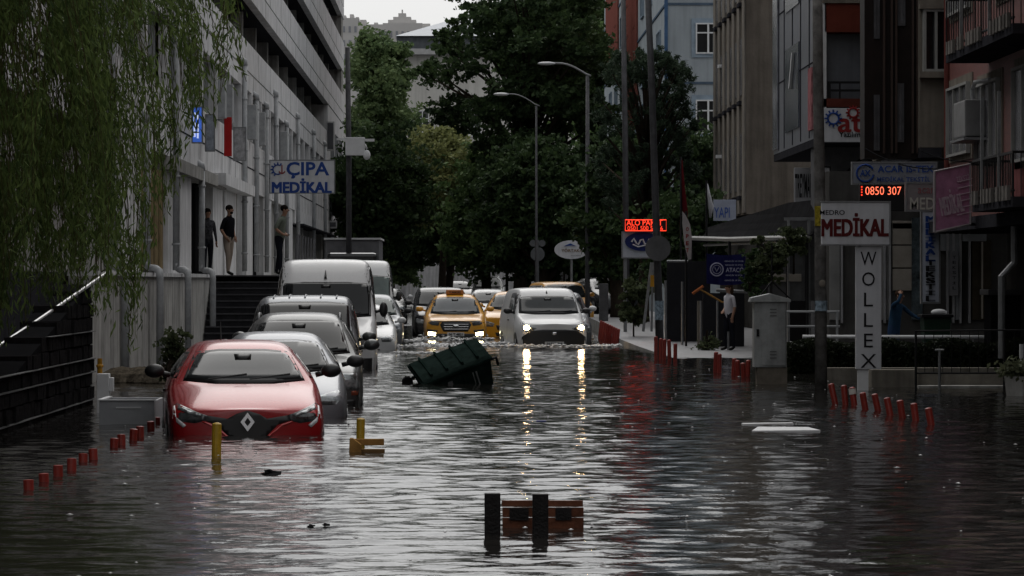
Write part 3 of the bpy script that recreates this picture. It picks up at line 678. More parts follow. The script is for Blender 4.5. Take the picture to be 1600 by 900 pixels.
text('MEDRO', .39, .075, P(1300.5, 332, Yw - .11), M_blkl, sg, bold=.012)
text('MEDİKAL', 1.03, .35, P(1336, 351, Yw - .11), M_mar, sg, fat=.012)
for k, ch in enumerate('WOLLEX'):
    text(ch, .25 if ch in 'WX' else (.20 if ch == 'O' else .14), .215, P(1357, 404 + k * 32, Yw - .05), M_blkl, sg, bold=.0)
# mid distance signs
r, a, b = box_sign('led_display', 'small glowing red LED sign above the blue logo board', 976, 1042, 343, 361, 118, M_blk, None, .12)
text('ALO PAKET', 1.02, .16, P(1007, 348, 117.97), M_led, r, bold=.005)
text('0501 500 50 66', 1.0, .12, P(1008, 356.5, 117.97), M_led, r, bold=.0, name='small_lettering')
e = MB(); a = P(977, 360.5, 117.96); b = P(1041, 343.5, 117.96)
e.tube([a, (a.x, a.y, b.z), b, (b.x, a.y, a.z), a], .012, 4); e.obj('led_border', M_led, r)
r, a, b = box_sign('logo_board', 'pale board with a dark blue oval and white scribbled logo under the LED sign', 973, 1031, 363, 402, 118.2, mat('pale_bluish', (.34, .36, .40), .5), M_metal)
m = MB(); c0 = P(1005, 379, 118.16); m.prism_y([(c0.x + .52 * math.cos(t) * (1 if math.cos(t) < 0 else .9), c0.z + .27 * math.sin(t) + .03) for t in np.linspace(0, 2 * PI, 28, endpoint=False)], 118.15, 118.19); m.obj('blue_oval', mat('deep_navy', (.012, .02, .09), .5), r)
m = MB(); pts = [c0 + Vector((-.33 + .066 * k * .95, -.02, .09 * math.sin(k * 1.7) + .02)) for k in range(11)]
m.tube(pts, .028, 6); m.tube([c0 + Vector((-.3, -.02, -.05)), c0 + Vector((-.15, -.02, -.12)), c0 + Vector((.05, -.02, -.08)), c0 + Vector((.25, -.02, -.13))], .02, 5); m.obj('scribble_logo', M_signw, r)
MB().tube([P(977, 402, 118.3), P(977, 520, 118.3)], .05).tube([P(1026, 402, 118.3), P(1026, 505, 118.3)], .04).obj('post', M_metal, r)
ov = thing('oval_sign', 'white oval sign on a slim post beside the near lamp post', 'sign', (XX(890, 160), 160, .2))
c0 = P(893, 390, 160); m = MB(); m.prism_y([(c0.x + .66 * math.cos(t), c0.z + .36 * math.sin(t)) for t in np.linspace(0, 2 * PI, 36, endpoint=False)], 160, 160.12); m.obj('board', M_signw, ov)
text('YÖRTAKn', .78, .15, P(893, 391, 159.98), mat('brownish', (.16, .09, .04), .5), ov, bold=.012)
text('MADENİ', .35, .05, P(900, 399, 159.98), M_blkl, ov, name='small_lettering')
m = MB(); m.prism_y([(c0.x - .3, c0.z + .13), (c0.x - .05, c0.z + .24), (c0.x + .18, c0.z + .13), (c0.x + .02, c0.z + .16)], 159.95, 159.99); m.obj('bird_emblem', M_navy, ov)
MB().tube([(c0.x, 160.15, c0.z - .3), (c0.x, 160.15, -.2)], .05).obj('post', M_metal, ov)
bn = thing('banner', 'purple-blue cloth banner with a white round seal and white text lines under the awning', 'banner', (XX(1134, 98), 98, 1.5))
a = P(1104, 443, 98); b = P(1165, 396, 98)
m = MB(); n_ = 14
vs = [[m.bm.verts.new((a.x + (b.x - a.x) * i / n_, 98 + .03 * math.sin(i * .9), z + .04 * math.sin(i / n_ * PI) * (-1))) for i in range(n_ + 1)] for z in (a.z, b.z)]
for i in range(n_): m.bm.faces.new((vs[0][i], vs[0][i + 1], vs[1][i + 1], vs[1][i]))
bmesh.ops.solidify(m.bm, geom=m.bm.faces[:], thickness=.01)
m.obj('cloth', mat('banner_blue', (.025, .026, .10), .6, var=.2), bn)
M_bl = mat('banner_letters', (.28, .28, .38), .6, var=0)
text('ATACÖ', .42, .13, P(1148, 421, 97.94), M_bl, bn, bold=.015)
for py, w_ in ((408, .45), (414, .42), (430, .4), (438, .44)): text('GENÇLİK VE SPOR', w_, .05, P(1147, py, 97.94), M_bl, bn, bold=.02, name='small_lettering')
c0 = P(1120, 421, 97.94); m = MB(); m.tube([c0 + Vector((math.cos(t), 0, math.sin(t))) * .15 for t in np.linspace(0, 2 * PI, 24)], .016, 5); m.tube([c0 + Vector((math.cos(t), 0, math.sin(t))) * .1 for t in np.linspace(0, 2 * PI, 16)], .008, 5)
m.tube([c0 + Vector((-.05, 0, .05)), c0 + Vector((0, 0, -.05)), c0 + Vector((.05, 0, .05))], .012, 5); m.obj('round_seal', M_bl, bn)

# ------------------------------------------------------------ back of the street
bw = thing('end_wall', 'pale stained concrete wall closing the far end of the street under the trees', 'wall', (-2, 252, 0))
MB().box(-8, 6, 252, 252.5, -.5, 3.35).obj('wall', mat('far_concrete', (.36, .355, .36), .8, var=.25, scale=1.5, streak=.4), bw)
m = MB()
for x in (-5.5, -3.0, -.4, 2.2): m.box(x, x + .05, 251.97, 252, -.5, 3.3)
m.obj('wall_joint', M_concd, bw)
cb = thing('cream_building', 'cream building with a blue-grey metal roof beyond the tree tops', 'building', (2, 305, 0))
Yc = 300
a = P(622, 500, Yc); b = P(900, 86, Yc)
MB().box(a.x, b.x, Yc, Yc + 14, 0, b.z).obj('wall', mat('cream_wall', (.52, .51, .48), .8, var=.15, scale=.5, streak=.15), cb)
a2 = P(605, 86, Yc); b2 = P(905, 77, Yc)
MB().box(a2.x, b2.x, Yc - 1, Yc + 15, a2.z, b2.z).obj('cornice', mat('cornice_grey', (.36, .36, .36), .7), cb)
c1, c2 = P(620, 77, Yc), P(905, 58, Yc)
MB().box(c1.x, c2.x, Yc - .3, Yc + 14, c1.z, c2.z).obj('attic', mat('attic_dark', (.10, .11, .12), .6, var=.3), cb)
m = MB(); zt = ZZ(14, Yc); ex = P(618, 57, Yc); ey = P(908, 57, Yc); px_ = XX(735, Yc)
vs = [m.bm.verts.new(p) for p in ((ex.x, Yc - .8, ex.z), (ey.x, Yc - .8, ex.z), (ey.x, Yc + 15, ex.z), (ex.x, Yc + 15, ex.z), (px_, Yc + 6, zt), (ey.x - 2, Yc + 6, zt))]
for f in ((0, 1, 5, 4), (1, 2, 5), (2, 3, 4, 5), (3, 0, 4), (0, 3, 2, 1)): m.bm.faces.new([vs[i] for i in f])
m.obj('roof', mat('blue_grey_roof', (.16, .18, .21), .4, .3, var=.2), cb)
for px0, px1, t, b_ in ((650, 670, 173, 208), (690, 712, 173, 208), (730, 752, 173, 208)):
    a = P(px0, b_, Yc); b = P(px1, t, Yc); fwindow(cb, Yc, a.x, b.x, a.z, b.z, mull=1, trans=.65, depth=.1)
    MB().box(a.x - .2, b.x + .2, Yc - .2, Yc, a.z - .25, a.z - .02).obj('sill', M_white, cb)
fe = thing('fire_stair', 'dark open steel stair tower left of the cream building', 'stair tower', (XX(608, 298), 298, 0))
m = MB(); xa, xb = XX(597, 298), XX(619, 298)
for x in (xa, (xa + xb) / 2, xb):
    m.box(x, x + .12, 296, 296.12, 0, ZZ(75, 298)); 
for z in np.arange(2, ZZ(77, 298), 1.1): m.box(xa, xb, 296, 296.06, z, z + .07)
m.box(xa - .3, xb + .8, 295, 298, ZZ(82, 298), ZZ(77, 298))
m.obj('frame', mat('dark_steel', (.04, .042, .05), .5), fe)
MB().box(xa + .5, xb - .2, 297.5, 297.9, 0, ZZ(95, 298)).obj('screen', mat('screen_grey', (.16, .17, .19), .5, var=.5, scale=3), fe)
# water tank frame on roof line
m = MB(); xa, xb = XX(588, 290), XX(610, 290)
m2 = thing('roof_frame', 'open metal cage on the roofline between the poplar and the cream building', 'scaffold', (xa, 292, 14))
for x in np.linspace(xa, xb, 5): m.box(x, x + .05, 290, 290.05, 12, ZZ(50, 290))
for z in np.linspace(ZZ(75, 290), ZZ(50, 290), 6): m.box(xa, xb, 290.06, 290.1, z, z + .05)
m.obj('bars', M_metal, m2)
# far hill blocks
M_far = mat('far_block', (.44, .43, .42), .9, var=.1, scale=.1)
M_fwin = mat('far_window', (.22, .23, .25), .5, var=0)
Yf = 900
def farblock(label, px0, px1, pt, extra, Y=Yf):
    r = thing('apartment_block', label, 'building', (XX((px0 + px1) / 2, Y), Y, 20), 'apartment blocks on the far hill')
    a = P(px0, 130, Y); b = P(px1, pt, Y)
    MB().box(a.x, b.x, Y, Y + 16, 0, b.z).obj('wall', M_far, r)
    m = MB()
    for e_, (q0, q1, qt) in enumerate(extra): u = P(q0, pt + 1, Y); v = P(q1, qt, Y); m.box(u.x, v.x, Y + 2 + e_ * .8, Y + 12 - e_ * .8, u.z - e_ * .3, v.z)
    m.obj('rooftop', M_far, r)
    nwx = max(3, int((px1 - px0) / 8))
    for k in range(nwx):
        for j in range(4):
            x = a.x + (b.x - a.x) * (k + .3) / nwx; z = b.z - 1.8 - j * 3
            MB().box(x, x + (b.x - a.x) / nwx * .4, Y - .15, Y, z - 1.3, z).obj('window', M_fwin, r)
farblock('far apartment block with stepped roof, leftmost on the hazy hill', 524, 560, 28, ((530, 540, 23), (546, 552, 21), (555, 560, 25)))
farblock('far low apartment block at the dip of the hazy hill', 560, 600, 38, ((562, 572, 30), (584, 590, 34)), 940)
farblock('far apartment block with a pointed dormer and small spire on the hazy hill', 598, 660, 36, ((606, 650, 30), (614, 642, 25), (622, 634, 19), (627, 629, 13)), 920)
farblock('far apartment block with flat roof, rightmost on the hazy hill', 652, 700, 42, ((660, 672, 36),), 960)
# ------------------------------------------------------------ vehicles
def paint(name, col, metal=.0, rough=.3): return mat('paint_' + name, col, rough, metal, var=.06, scale=30, coat=.45, bump=.03, bscale=500)
M_seal = mat('window_seal', (.008, .008, .009), .4, var=0)
M_ws = mat('windscreen', (.018, .021, .023), .07, var=.35, scale=2.5, spec=.26)
M_wsd = mat('windscreen_dark', (.006, .007, .008), .07, var=.3, scale=2.5, spec=.3)
M_trim = mat('black_trim', (.012, .012, .013), .45, var=.15)
M_chrome = mat('chrome', (.55, .55, .56), .15, 1, var=.1)
M_hl = mat('headlight_glass', (.32, .34, .35), .08, .4, var=.8, scale=14, spec=.8)
M_hld = mat('headlight_dark', (.07, .075, .08), .08, .2, var=.9, scale=14, spec=.8)
M_drl = mat('drl_white', (.6, .6, .62), .3, var=0)
M_on = mat('lamp_on', (1, .8, .5), .3, var=0, emit=(1, .66, .32), es=34)
M_onfog = mat('fog_lamp_on', (1, .9, .6), .3, var=0, emit=(1, .86, .50), es=9)
M_plate = mat('plate', (.5, .5, .5), .4, var=.1)
def scanline(bvh, org, d):
    h = bvh.ray_cast(org, d)
    return h
def shell(bvh, poly, axis, off, name, m, parent, res=.07, thick=.03, smooth=True):
    bm = bmesh.new()
    if axis == 'f': to3 = lambda u, v: Vector((u, -3, v)); D = Vector((0, 1, 0))
    elif axis == 'r': to3 = lambda u, v: Vector((4, u, v)); D = Vector((-1, 0, 0))
    elif axis == 'l': to3 = lambda u, v: Vector((-4, u, v)); D = Vector((1, 0, 0))
    elif axis == 't': to3 = lambda u, v: Vector((u, v, 6)); D = Vector((0, 0, -1))
    vs = [bm.verts.new(to3(u, v)) for u, v in poly]; bm.faces.new(vs)
    us = [p[0] for p in poly]; vv = [p[1] for p in poly]
    for k in range(1, int((max(us) - min(us)) / res) + 1):
        u = min(us) + k * res; n = (to3(1, 0) - to3(0, 0))
        bmesh.ops.bisect_plane(bm, geom=bm.verts[:] + bm.edges[:] + bm.faces[:], plane_co=to3(u, 0), plane_no=n)
    for k in range(1, int((max(vv) - min(vv)) / res) + 1):
        v = min(vv) + k * res; n = (to3(0, 1) - to3(0, 0))
        bmesh.ops.bisect_plane(bm, geom=bm.verts[:] + bm.edges[:] + bm.faces[:], plane_co=to3(0, v), plane_no=n)
    bad = []
    for v in bm.verts:
        h = bvh.ray_cast(v.co, D)
        if h[0] is None:
            q = bvh.find_nearest(v.co + D * 4); v.co = q[0] - D * off
        else: v.co = h[0] - D * off
    be = [e for e in bm.edges if e.is_boundary]
    r = bmesh.ops.extrude_edge_only(bm, edges=be)
    for g in r['geom']:
        if isinstance(g, bmesh.types.BMVert): g.co += D * thick
    bmesh.ops.recalc_face_normals(bm, faces=bm.faces)
    # recalc may pick inward for an open shell: force outward
    if bm.faces:
        big = max(bm.faces, key=lambda f: f.calc_area())
        if big.normal.dot(D) > 0:
            for f in bm.faces: f.normal_flip()
    me = bpy.data.meshes.new(name); bm.to_mesh(me); bm.free()
    return link_mesh(name, me, m, parent, smooth=smooth)
def cage(S):
    W, L, Ht = S['W'], S['L'], S['H']; hf, zc, yc, yrf, yrr = S['hf'], S['zc'], S['yc'], S['yrf'], S['yrr']
    wr = S.get('wr', .66) * W; wh = S.get('wh', .80); zb = .2; wq = S.get('wt', .44) * W; wcr = S.get('wc', .84) * W
    bul = S.get('bulge', .07); rake = S.get('rake', .0)
    def ring(y, kb, ks, zs, wu, zu, wt, zt, zc_, ybias=0):
        return [(0, y, zb), (kb * W * .9, y, zb), (kb * W, y, .34), (min(kb + .02, 1) * W, y, (0.34 + zs) / 2 + .03), (ks * W, y, zs), (wu, y, zu), (wt, y, zt), (0, y, zc_)]
    R = []
    R.append(ring(0.02, .84, .80, hf - .10, .68 * W, hf - .02, .38 * W, hf + .0, hf + .01))
    R.append(ring(0.10, .93, .92, hf - .03, .78 * W, hf + .035, .42 * W, hf + .055, hf + .06))
    t = .42; R.append(ring(.45, .97, .955, hf + (zc - hf) * .45 - .06, wh * W, hf + (zc - hf) * .55, .45 * W, hf + (zc - hf) * .60 + .02, hf + (zc - hf) * .62 + .02))
    R.append(ring(yc - .08, .985, .965, zc - .07, wh * 1.02 * W, zc - .015, .45 * W, zc + .01, zc + .015))
    R.append(ring(yc + .04, .985, .97, zc - .04, wcr, zc + .03, .45 * W, zc + .05, zc + .055))
    zb2 = S.get('belt', zc + .0)
    ym = (yc + yrf) / 2 + .04; zm = zc + (Ht - zc) * .53
    R.append(ring(ym, .985, .975, zb2, (wcr + wr) / 2 + .01, zm, .42 * W, zm + .045, zm + .05))
    R.append(ring(yrf, .985, .975, zb2 + .01, wr, Ht - .09, wq, Ht - .045, Ht - .035))
    R.append(ring(yrf + .3, .985, .975, zb2 + .02, wr * 1.01, Ht - .05, wq, Ht - .008, Ht))
    if yrr - yrf > 1.4: R.append(ring((yrf + yrr) / 2 + .2, .985, .975, zb2 + .03, wr * 1.01, Ht - .045, wq, Ht, Ht + .01))
    R.append(ring(yrr, .98, .97, zb2 + .05, wr * .97, Ht - .08, wq, Ht - .03, Ht - .02))
    if S.get('box'):
        R.append(ring(L - .12, .97, .96, zb2 + .05, wr * .96, Ht - .10, wq, Ht - .06, Ht - .05))
        R.append(ring(L, .93, .92, zb2 + .02, wr * .90, Ht - .2, .42 * W, Ht - .2, Ht - .2))
    else:
        R.append(ring(L - .30, .95, .93, zb2 + .04, .70 * W, zb2 + .10, .42 * W, zb2 + .13, zb2 + .14))
        R.append(ring(L, .86, .84, zb2 - .08, .64 * W, zb2 - .02, .4 * W, zb2, zb2))
    return R, bul, rake
def car(name, label, X, Y, z, yaw, S, group=None, cat='car'):
    root = thing(name, label, cat, (X, Y, z), group, rz=math.radians(yaw)); OFF[root.name] = Vector((0, 0, 0))
    R, bul, rake = cage(S); W, L, Ht = S['W'], S['L'], S['H']
    bm = bmesh.new(); rows = []
    for i, r in enumerate(R):
        row = []
        for j in range(7, 0, -1): row.append(bm.verts.new((-r[j][0], r[j][1], r[j][2]))) if r[j][0] else None
        # order: from left top inner .. down .. bottom centre .. up right
        left = {j: bm.verts.new((-r[j][0], r[j][1], r[j][2])) for j in range(1, 7)}
        for v in row: bm.verts.remove(v)
        cen0 = bm.verts.new(r[0]); cen7 = bm.verts.new(r[7]); right = {j: bm.verts.new(r[j]) for j in range(1, 7)}
        rows.append([cen7] + [left[j] for j in range(6, 0, -1)] + [cen0] + [right[j] for j in range(1, 7)])
    n = 14
    for a, b in zip(rows, rows[1:]):
        for k in range(n): bm.faces.new((a[k], a[(k + 1) % n], b[(k + 1) % n], b[k]))
    for row, sg_, bb in ((rows[0], -1, bul), (rows[-1], 1, .04)):
        c = {0: row[7], 7: row[0]}
        for j in range(1, 7):
            rv = row[7 + j]; c[j] = bm.verts.new((0, rv.co.y + sg_ * bb, rv.co.z + (.01 if j > 3 else 0)))
        for s in (1, -1):
            g = lambda j: row[7 + j] if s > 0 else row[7 - j]
            fs = [(g(1), c[1], c[0])] + [(g(j), g(j + 1), c[j + 1], c[j]) for j in range(1, 6)] + [(g(6), c[7], c[6])]
            for f in fs:
                bm.faces.new(f)
    bmesh.ops.recalc_face_normals(bm, faces=bm.faces)
    me = bpy.data.meshes.new('body'); bm.to_mesh(me); bm.free()
    tmp = bpy.data.objects.new('tmp', me); COL.objects.link(tmp)
    sm = tmp.modifiers.new('s', 'SUBSURF'); sm.levels = 3; sm.render_levels = 3
    dg = bpy.context.evaluated_depsgraph_get(); me2 = bpy.data.meshes.new_from_object(tmp.evaluated_get(dg))
    bpy.data.objects.remove(tmp); bpy.data.meshes.remove(me)
    body = link_mesh('body', me2, S['paint'], root, smooth=True)
    bb = bmesh.new(); bb.from_mesh(me2); bvh = BVHTree.FromBMesh(bb); bb.free()
    zc, yc, yrf, yrr = S['zc'], S['yc'], S['yrf'], S['yrr']; wr = S.get('wr', .66) * W; wc = S.get('wc', .84) * W
    # windscreen
    zb_, zt_ = zc + S.get('wsb', .06), Ht - S.get('wst', .14); b0 = wc * .90; t0 = wr * .92; e = .035
    def wsp(g): return [(-b0 - g, zb_ - g * .6), (-b0 * .5, zb_ - g - .018), (b0 * .5, zb_ - g - .018), (b0 + g, zb_ - g * .6), (t0 + g, zt_ - .03), (t0 * .93 + g * .6, zt_ + g * .5), (t0 * .5, zt_ + .02 + g * .7), (-t0 * .5, zt_ + .02 + g * .7), (-t0 * .93 - g * .6, zt_ + g * .5), (-t0 - g, zt_ - .03)]
    shell(bvh, wsp(e), 'f', .003, 'windscreen_seal', M_seal, root)
    wsc = shell(bvh, wsp(0), 'f', .010, 'windscreen', S.get('ws', M_ws), root)
    shell(bvh, [(-.09, zt_ - .075), (.09, zt_ - .075), (.10, zt_ - .01), (-.10, zt_ - .01)], 'f', .013, 'mirror_mount', M_seal, wsc, thick=.01)
    m = MB()
    for x0, x1 in ((-.62 * b0, .05 * b0), (.1 * b0, .8 * b0)):
        h0 = bvh.ray_cast(Vector((x0, -3, zb_ + .0)), Vector((0, 1, 0)))[0]; h1 = bvh.ray_cast(Vector((x1, -3, zb_ + .055)), Vector((0, 1, 0)))[0]
        if h0 and h1: m.tube([h0 - Vector((0, .03, 0)), h1 - Vector((0, .03, 0))], .009, 5)
    m.obj('wiper', M_trim, root)
    # side windows
    zb2 = S.get('belt', zc)
    for ax, s in (('r', 1), ('l', -1)):
        yA, yB, yC = yc + .42, S.get('ybp', yrf + .95), yrr - .05
        zt = Ht - .15; zl = zb2 + .07
        def sw(g, seq): return seq
        shell(bvh, [(yA - .22, zl - .02), (yB if S.get('van') else yC + .18, zl - .0), (yB if S.get('van') else yC, zt + .0), (yrf + .12, zt + .02), (yrf - .1, zt - .05)], ax, .002, 'side_window_seal', M_seal, root)
        shell(bvh, [(yA, zl + .02), (yB - .04, zl + .03), (yB - .04, zt - .01), (yrf + .17, zt - .01), (yrf + .02, zt - .06)], ax, .008, 'side_window', M_glassd, root)
        if not S.get('van'): shell(bvh, [(yB + .04, zl + .03), (yC + .05, zl + .05), (yC - .08, zt - .03), (yB + .04, zt - .01)], ax, .008, 'side_window', M_glassd, root)
        # arches + wheels
        for wy in (S.get('wy', .82), L - S.get('wyr', .78)):
            rr = S.get('wr_', .32)
            shell(bvh, [(wy + (rr + .06) * math.cos(t), max(.22, rr + (rr + .06) * math.sin(t))) for t in np.linspace(0, PI, 14)] + [(wy - rr - .06, .22), (wy + rr + .06, .22)], ax, .003, 'wheel_arch', M_trim, root)
            m = MB(); m.tube([(s * (W - .20), wy, rr), (s * (W - .015), wy, rr)], rr, 24)
            o = m.obj('wheel', M_rubber, root, bevel=.02)
            m = MB(); m.tube([(s * (W - .02), wy, rr), (s * (W + .0), wy, rr)], rr * .62, 18)
            m.obj('rim', M_metal, o, bevel=.01)
        # mirrors
        mz = zb2 + .13 if not S.get('tallmir') else zb2 + .25; my = yc + .40
        m = MB(); hh = .08 if not S.get('tallmir') else .15
        m.ell(Vector((s * (W + .115), my, mz)), (.115 if not S.get('tallmir') else .085, .075, hh), n=16)
        m.tube([(s * (W - .06), my + .02, mz - .05), (s * (W + .05), my + .01, mz - .02)], .03, 8)
        m.obj('wing_mirror', S.get('mir', M_trim), root, smooth=True)
        for yy in (yB,):
            m = MB(); m.box(s * (W - .004) - .006, s * (W - .004) + .006, yy, yy + .012, .35, zb2 - .0); m.obj('door_gap', M_seal, root) if False else m.bm.free()
        shell(bvh, [(yB - .28, zb2 - .13), (yB - .08, zb2 - .125), (yB - .08, zb2 - .095), (yB - .28, zb2 - .10)], ax, .02, 'door_handle', S.get('mir', M_trim), root)
        for yy in (yc + .12, yB):
            shell(bvh, [(yy, .32), (yy + .014, .32), (yy + .014, zb2 + .0), (yy, zb2 + .0)], ax, .0015, 'door_seam', M_seal, root, thick=.01)
    for spec in S.get('front', []):
        nm, poly, m_, off, mirror = spec
        for s in ((1, -1) if mirror else (1,)):
            pp = [(u * s, v) for u, v in poly]
            shell(bvh, pp if s > 0 else pp[::-1], 'f', off, nm, m_, root, res=.05)
    if S.get('rails'):
        for s in (1, -1):
            m = MB(); pts = []
            for t in np.linspace(0, 1, 8):
                y = yrf + .25 + (yrr - yrf - .3) * t; h_ = bvh.ray_cast(Vector((s * wr * .93, y, 5)), Vector((0, 0, -1)))[0]
                pts.append((s * wr * .93, y, (h_.z if h_ else Ht) + (.055 if 0 < t < 1 else -.01)))
            m.tube(pts, .022, 6); m.obj('roof_rail', S['rails'], root, smooth=True)
    if S.get('antenna'):
        m = MB(); x, y = S['antenna']; m.tube([(x, y, Ht - .03), (x, y + .12, Ht + .20)], [.012, .005], 5); m.obj('antenna', M_trim, root)
    if S.get('ribs'):
        m = MB()
        for x in (-.5, -.25, 0, .25, .5):
            pts = []
            for y in np.linspace(yrf + .1, yrr - .2, 7):
                h_ = bvh.ray_cast(Vector((x * W * 1.1, y, 5)), Vector((0, 0, -1)))[0]; pts.append(h_ + Vector((0, 0, .002)))
            m.tube(pts, .016, 6)
        m.obj('roof_rib', S['paint'], root, smooth=True)
    return root, bvh
def plate(root, bvh, z, txt, w_=.50, x=0.0):
    h = bvh.ray_cast(Vector((x, -3, z)), Vector((0, 1, 0)))[0]
    if not h: return
    y = h.y - .03
    o = MB().box(x - w_ / 2, x + w_ / 2, y, y + .015, z - .055, z + .055).obj('number_plate', M_plate, root, bevel=.004)
    text(txt, w_ * .82, .07, Vector((x, y - .003, z)), M_blkl, o, bold=.03)

HATCH = dict(W=.89, L=4.05, H=1.44, hf=.70, zc=.955, yc=1.02, yrf=1.78, yrr=3.2, wr=.645, wc=.82, belt=.97)
red = dict(HATCH, paint=paint('red', (.30, .006, .010), .15, .25), antenna=(-.2, 3.15), ws=mat('windscreen_red', (.03, .034, .036), .08, var=.3, scale=2.5, spec=.26))
red['front'] = [
 ('grille', [(-.50, .645), (-.22, .60), (-.12, .655), (0, .69), (.12, .655), (.22, .60), (.50, .645), (.48, .58), (.33, .53), (.16, .345), (.1, .33), (-.1, .33), (-.16, .345), (-.33, .53), (-.48, .58)], M_trim, .004, False),
 ('headlight', [(.44, .635), (.52, .66), (.66, .72), (.77, .765), (.80, .74), (.80, .62), (.72, .565), (.58, .55), (.47, .575)], M_hld, .006, True),
 ('headlight_reflector', [(.50, .64), (.66, .70), (.76, .742), (.77, .70), (.66, .665), (.54, .615)], M_hl, .010, True),
 ('running_light', [(.795, .74), (.815, .73), (.825, .60), (.71, .50), (.675, .525), (.69, .54), (.785, .615)], M_drl, .010, True),
 ('grille_edge', [(.13, .34), (.36, .53), (.50, .575), (.50, .56), (.38, .51), (.16, .325)], mat('paint_red_light', (.5, .03, .03), .25, .2, coat=.8), .010, True),
 ('lower_intake', [(-.4, .27), (.4, .27), (.36, .22), (-.36, .22)], M_trim, .004, False)]
r_, bv = car('parked_hatchback', 'red hatchback standing deep in the flood, nearest of the parked cars on the left', -2.36, 46.0, -.415, 5.0, red, 'cars parked in the left row')
# badge : upright diamond ring
hb = bv.ray_cast(Vector((0, -3, .565)), Vector((0, 1, 0)))[0]
m = MB(); yb = hb.y - .035
for (u0, v0), (u1, v1) in (((0, .105), (.078, 0)), ((.078, 0), (0, -.105)), ((0, -.105), (-.078, 0)), ((-.078, 0), (0, .105))):
    k = .45
    m.prism([(u0, .565 + v0), (u1, .565 + v1), (u1 * k, .565 + v1 * k), (u0 * k, .565 + v0 * k)], lambda u, v: (u, yb - .02, v), lambda u, v: (u * 1.05, yb + .05, v))
m.obj('badge', M_chrome, r_)
M_silver = paint('silver', (.15, .16, .175), .55, .35); M_grey = paint('grey', (.065, .068, .068), .5, .35); M_wpaint = paint('white', (.58, .585, .59), .0, .35)
M_yel = paint('yellow', (.62, .29, .02), .0, .3); M_blackp = paint('black', (.012, .012, .014), .3, .25); M_lsil = paint('light_silver', (.19, .20, .22), .5, .35)
genfront = [('grille', [(-.42, .62), (.42, .62), (.38, .48), (-.38, .48)], M_trim, .004, False),
            ('headlight', [(.47, .68), (.62, .73), (.78, .76), (.80, .66), (.72, .58), (.50, .58)], M_hl, .006, True),
            ('lower_intake', [(-.45, .40), (.45, .40), (.40, .28), (-.40, .28)], M_trim, .004, False)]
car('parked_hatchback', 'light silver hatchback wedged behind the red car, only its right side showing', -2.28, 51.9, -.42, 3.0,
    dict(HATCH, paint=M_lsil, front=genfront, mir=M_trim, H=1.47, L=4.0), 'cars parked in the left row')
SUV = dict(W=.91, L=4.4, H=1.68, hf=.86, zc=1.08, yc=1.15, yrf=1.85, yrr=3.85, wr=.68, wc=.84, belt=1.10, box=True)
car('parked_suv', 'dark grey off-roader with roof rails, behind the silver hatchback', -2.24, 57.0, -.42, 1.5,
    dict(SUV, paint=M_grey, rails=M_metal, mir=M_grey, ws=M_wsd, front=[('grille', [(-.45, .80), (.45, .80), (.42, .62), (-.42, .62)], M_trim, .004, False),
     ('headlight', [(.56, .86), (.82, .86), (.84, .64), (.56, .64)], M_hl, .006, True), ('indicator', [(.74, .62), (.84, .62), (.83, .56), (.74, .56)], mat('orange_lens', (.35, .09, .05), .2), .008, True),
     ('bumper_trim', [(-.8, .50), (.8, .50), (.78, .32), (-.78, .32)], M_trim, .006, False)]), 'cars parked in the left row')
VAN = dict(wt=.66, W=.91, L=4.4, H=1.83, hf=.86, zc=1.12, yc=.95, yrf=1.62, yrr=4.1, wr=.83, wc=.91, belt=1.12, box=True, van=True)
car('parked_van', 'small silver van with ribbed roof, between the grey off-roader and the big white van', -2.45, 64.5, -.42, 1.0,
    dict(VAN, paint=M_silver, ribs=True, mir=M_grey, ws=M_wsd, front=genfront, H=1.90), 'vans parked in the left row', cat='van')
BIG = dict(wt=.68, W=1.02, L=5.6, H=2.55, hf=1.08, zc=1.38, yc=.95, yrf=1.75, yrr=5.2, wr=.90, wc=.93, belt=1.30, box=True, van=True, wr_=.35, wy=1.0, tallmir=True, wst=.50, ybp=2.5)
vr, bv = car('panel_van', 'big white high-roof panel van parked before the dark stairs', -2.62, 80.5, -.40, 1.5,
    dict(BIG, paint=M_wpaint, ws=M_wsd, front=[('grille', [(-.5, .95), (.5, .95), (.45, .75), (-.45, .75)], M_trim, .004, False), ('headlight', [(.6, 1.05), (.88, 1.1), (.9, .8), (.66, .78)], M_hl, .006, True),
     ('bumper_trim', [(-.95, .62), (.95, .62), (.93, .30), (-.93, .30)], M_trim, .006, False), ('roof_fin', [(-.035, 2.16), (.02, 2.16), (.0, 2.33), (-.01, 2.33)], M_trim, .03, False)]), 'vans parked in the left row', cat='van')
car('parked_hatchback', 'white hatchback parked just beyond the big white van', -2.45, 103, -.37, 1.5, dict(HATCH, paint=M_wpaint, front=genfront, mir=M_wpaint, H=1.5), 'cars parked in the left row')
car('parked_suv', 'pale car with dark green windscreen, behind the white hatchback in the left row', -2.45, 113, -.33, 1.0, dict(SUV, paint=M_silver, front=genfront, mir=M_trim, ws=mat('ws_green', (.06, .085, .08), .08, var=.3)), 'cars parked in the left row')
car('panel_van', 'far white high-roof van half hidden behind the first big white van', -2.95, 122, -.28, 1.0, dict(BIG, paint=M_wpaint, ws=mat('ws_green', (.06, .085, .08), .08), H=2.62, front=genfront), 'vans parked in the left row', cat='van')
car('parked_hatchback', 'dark car with pale door mirror at the far end of the left row', -3.0, 165, .0, 1.0, dict(HATCH, paint=M_blackp, mir=M_wpaint, front=genfront), 'cars parked in the left row')
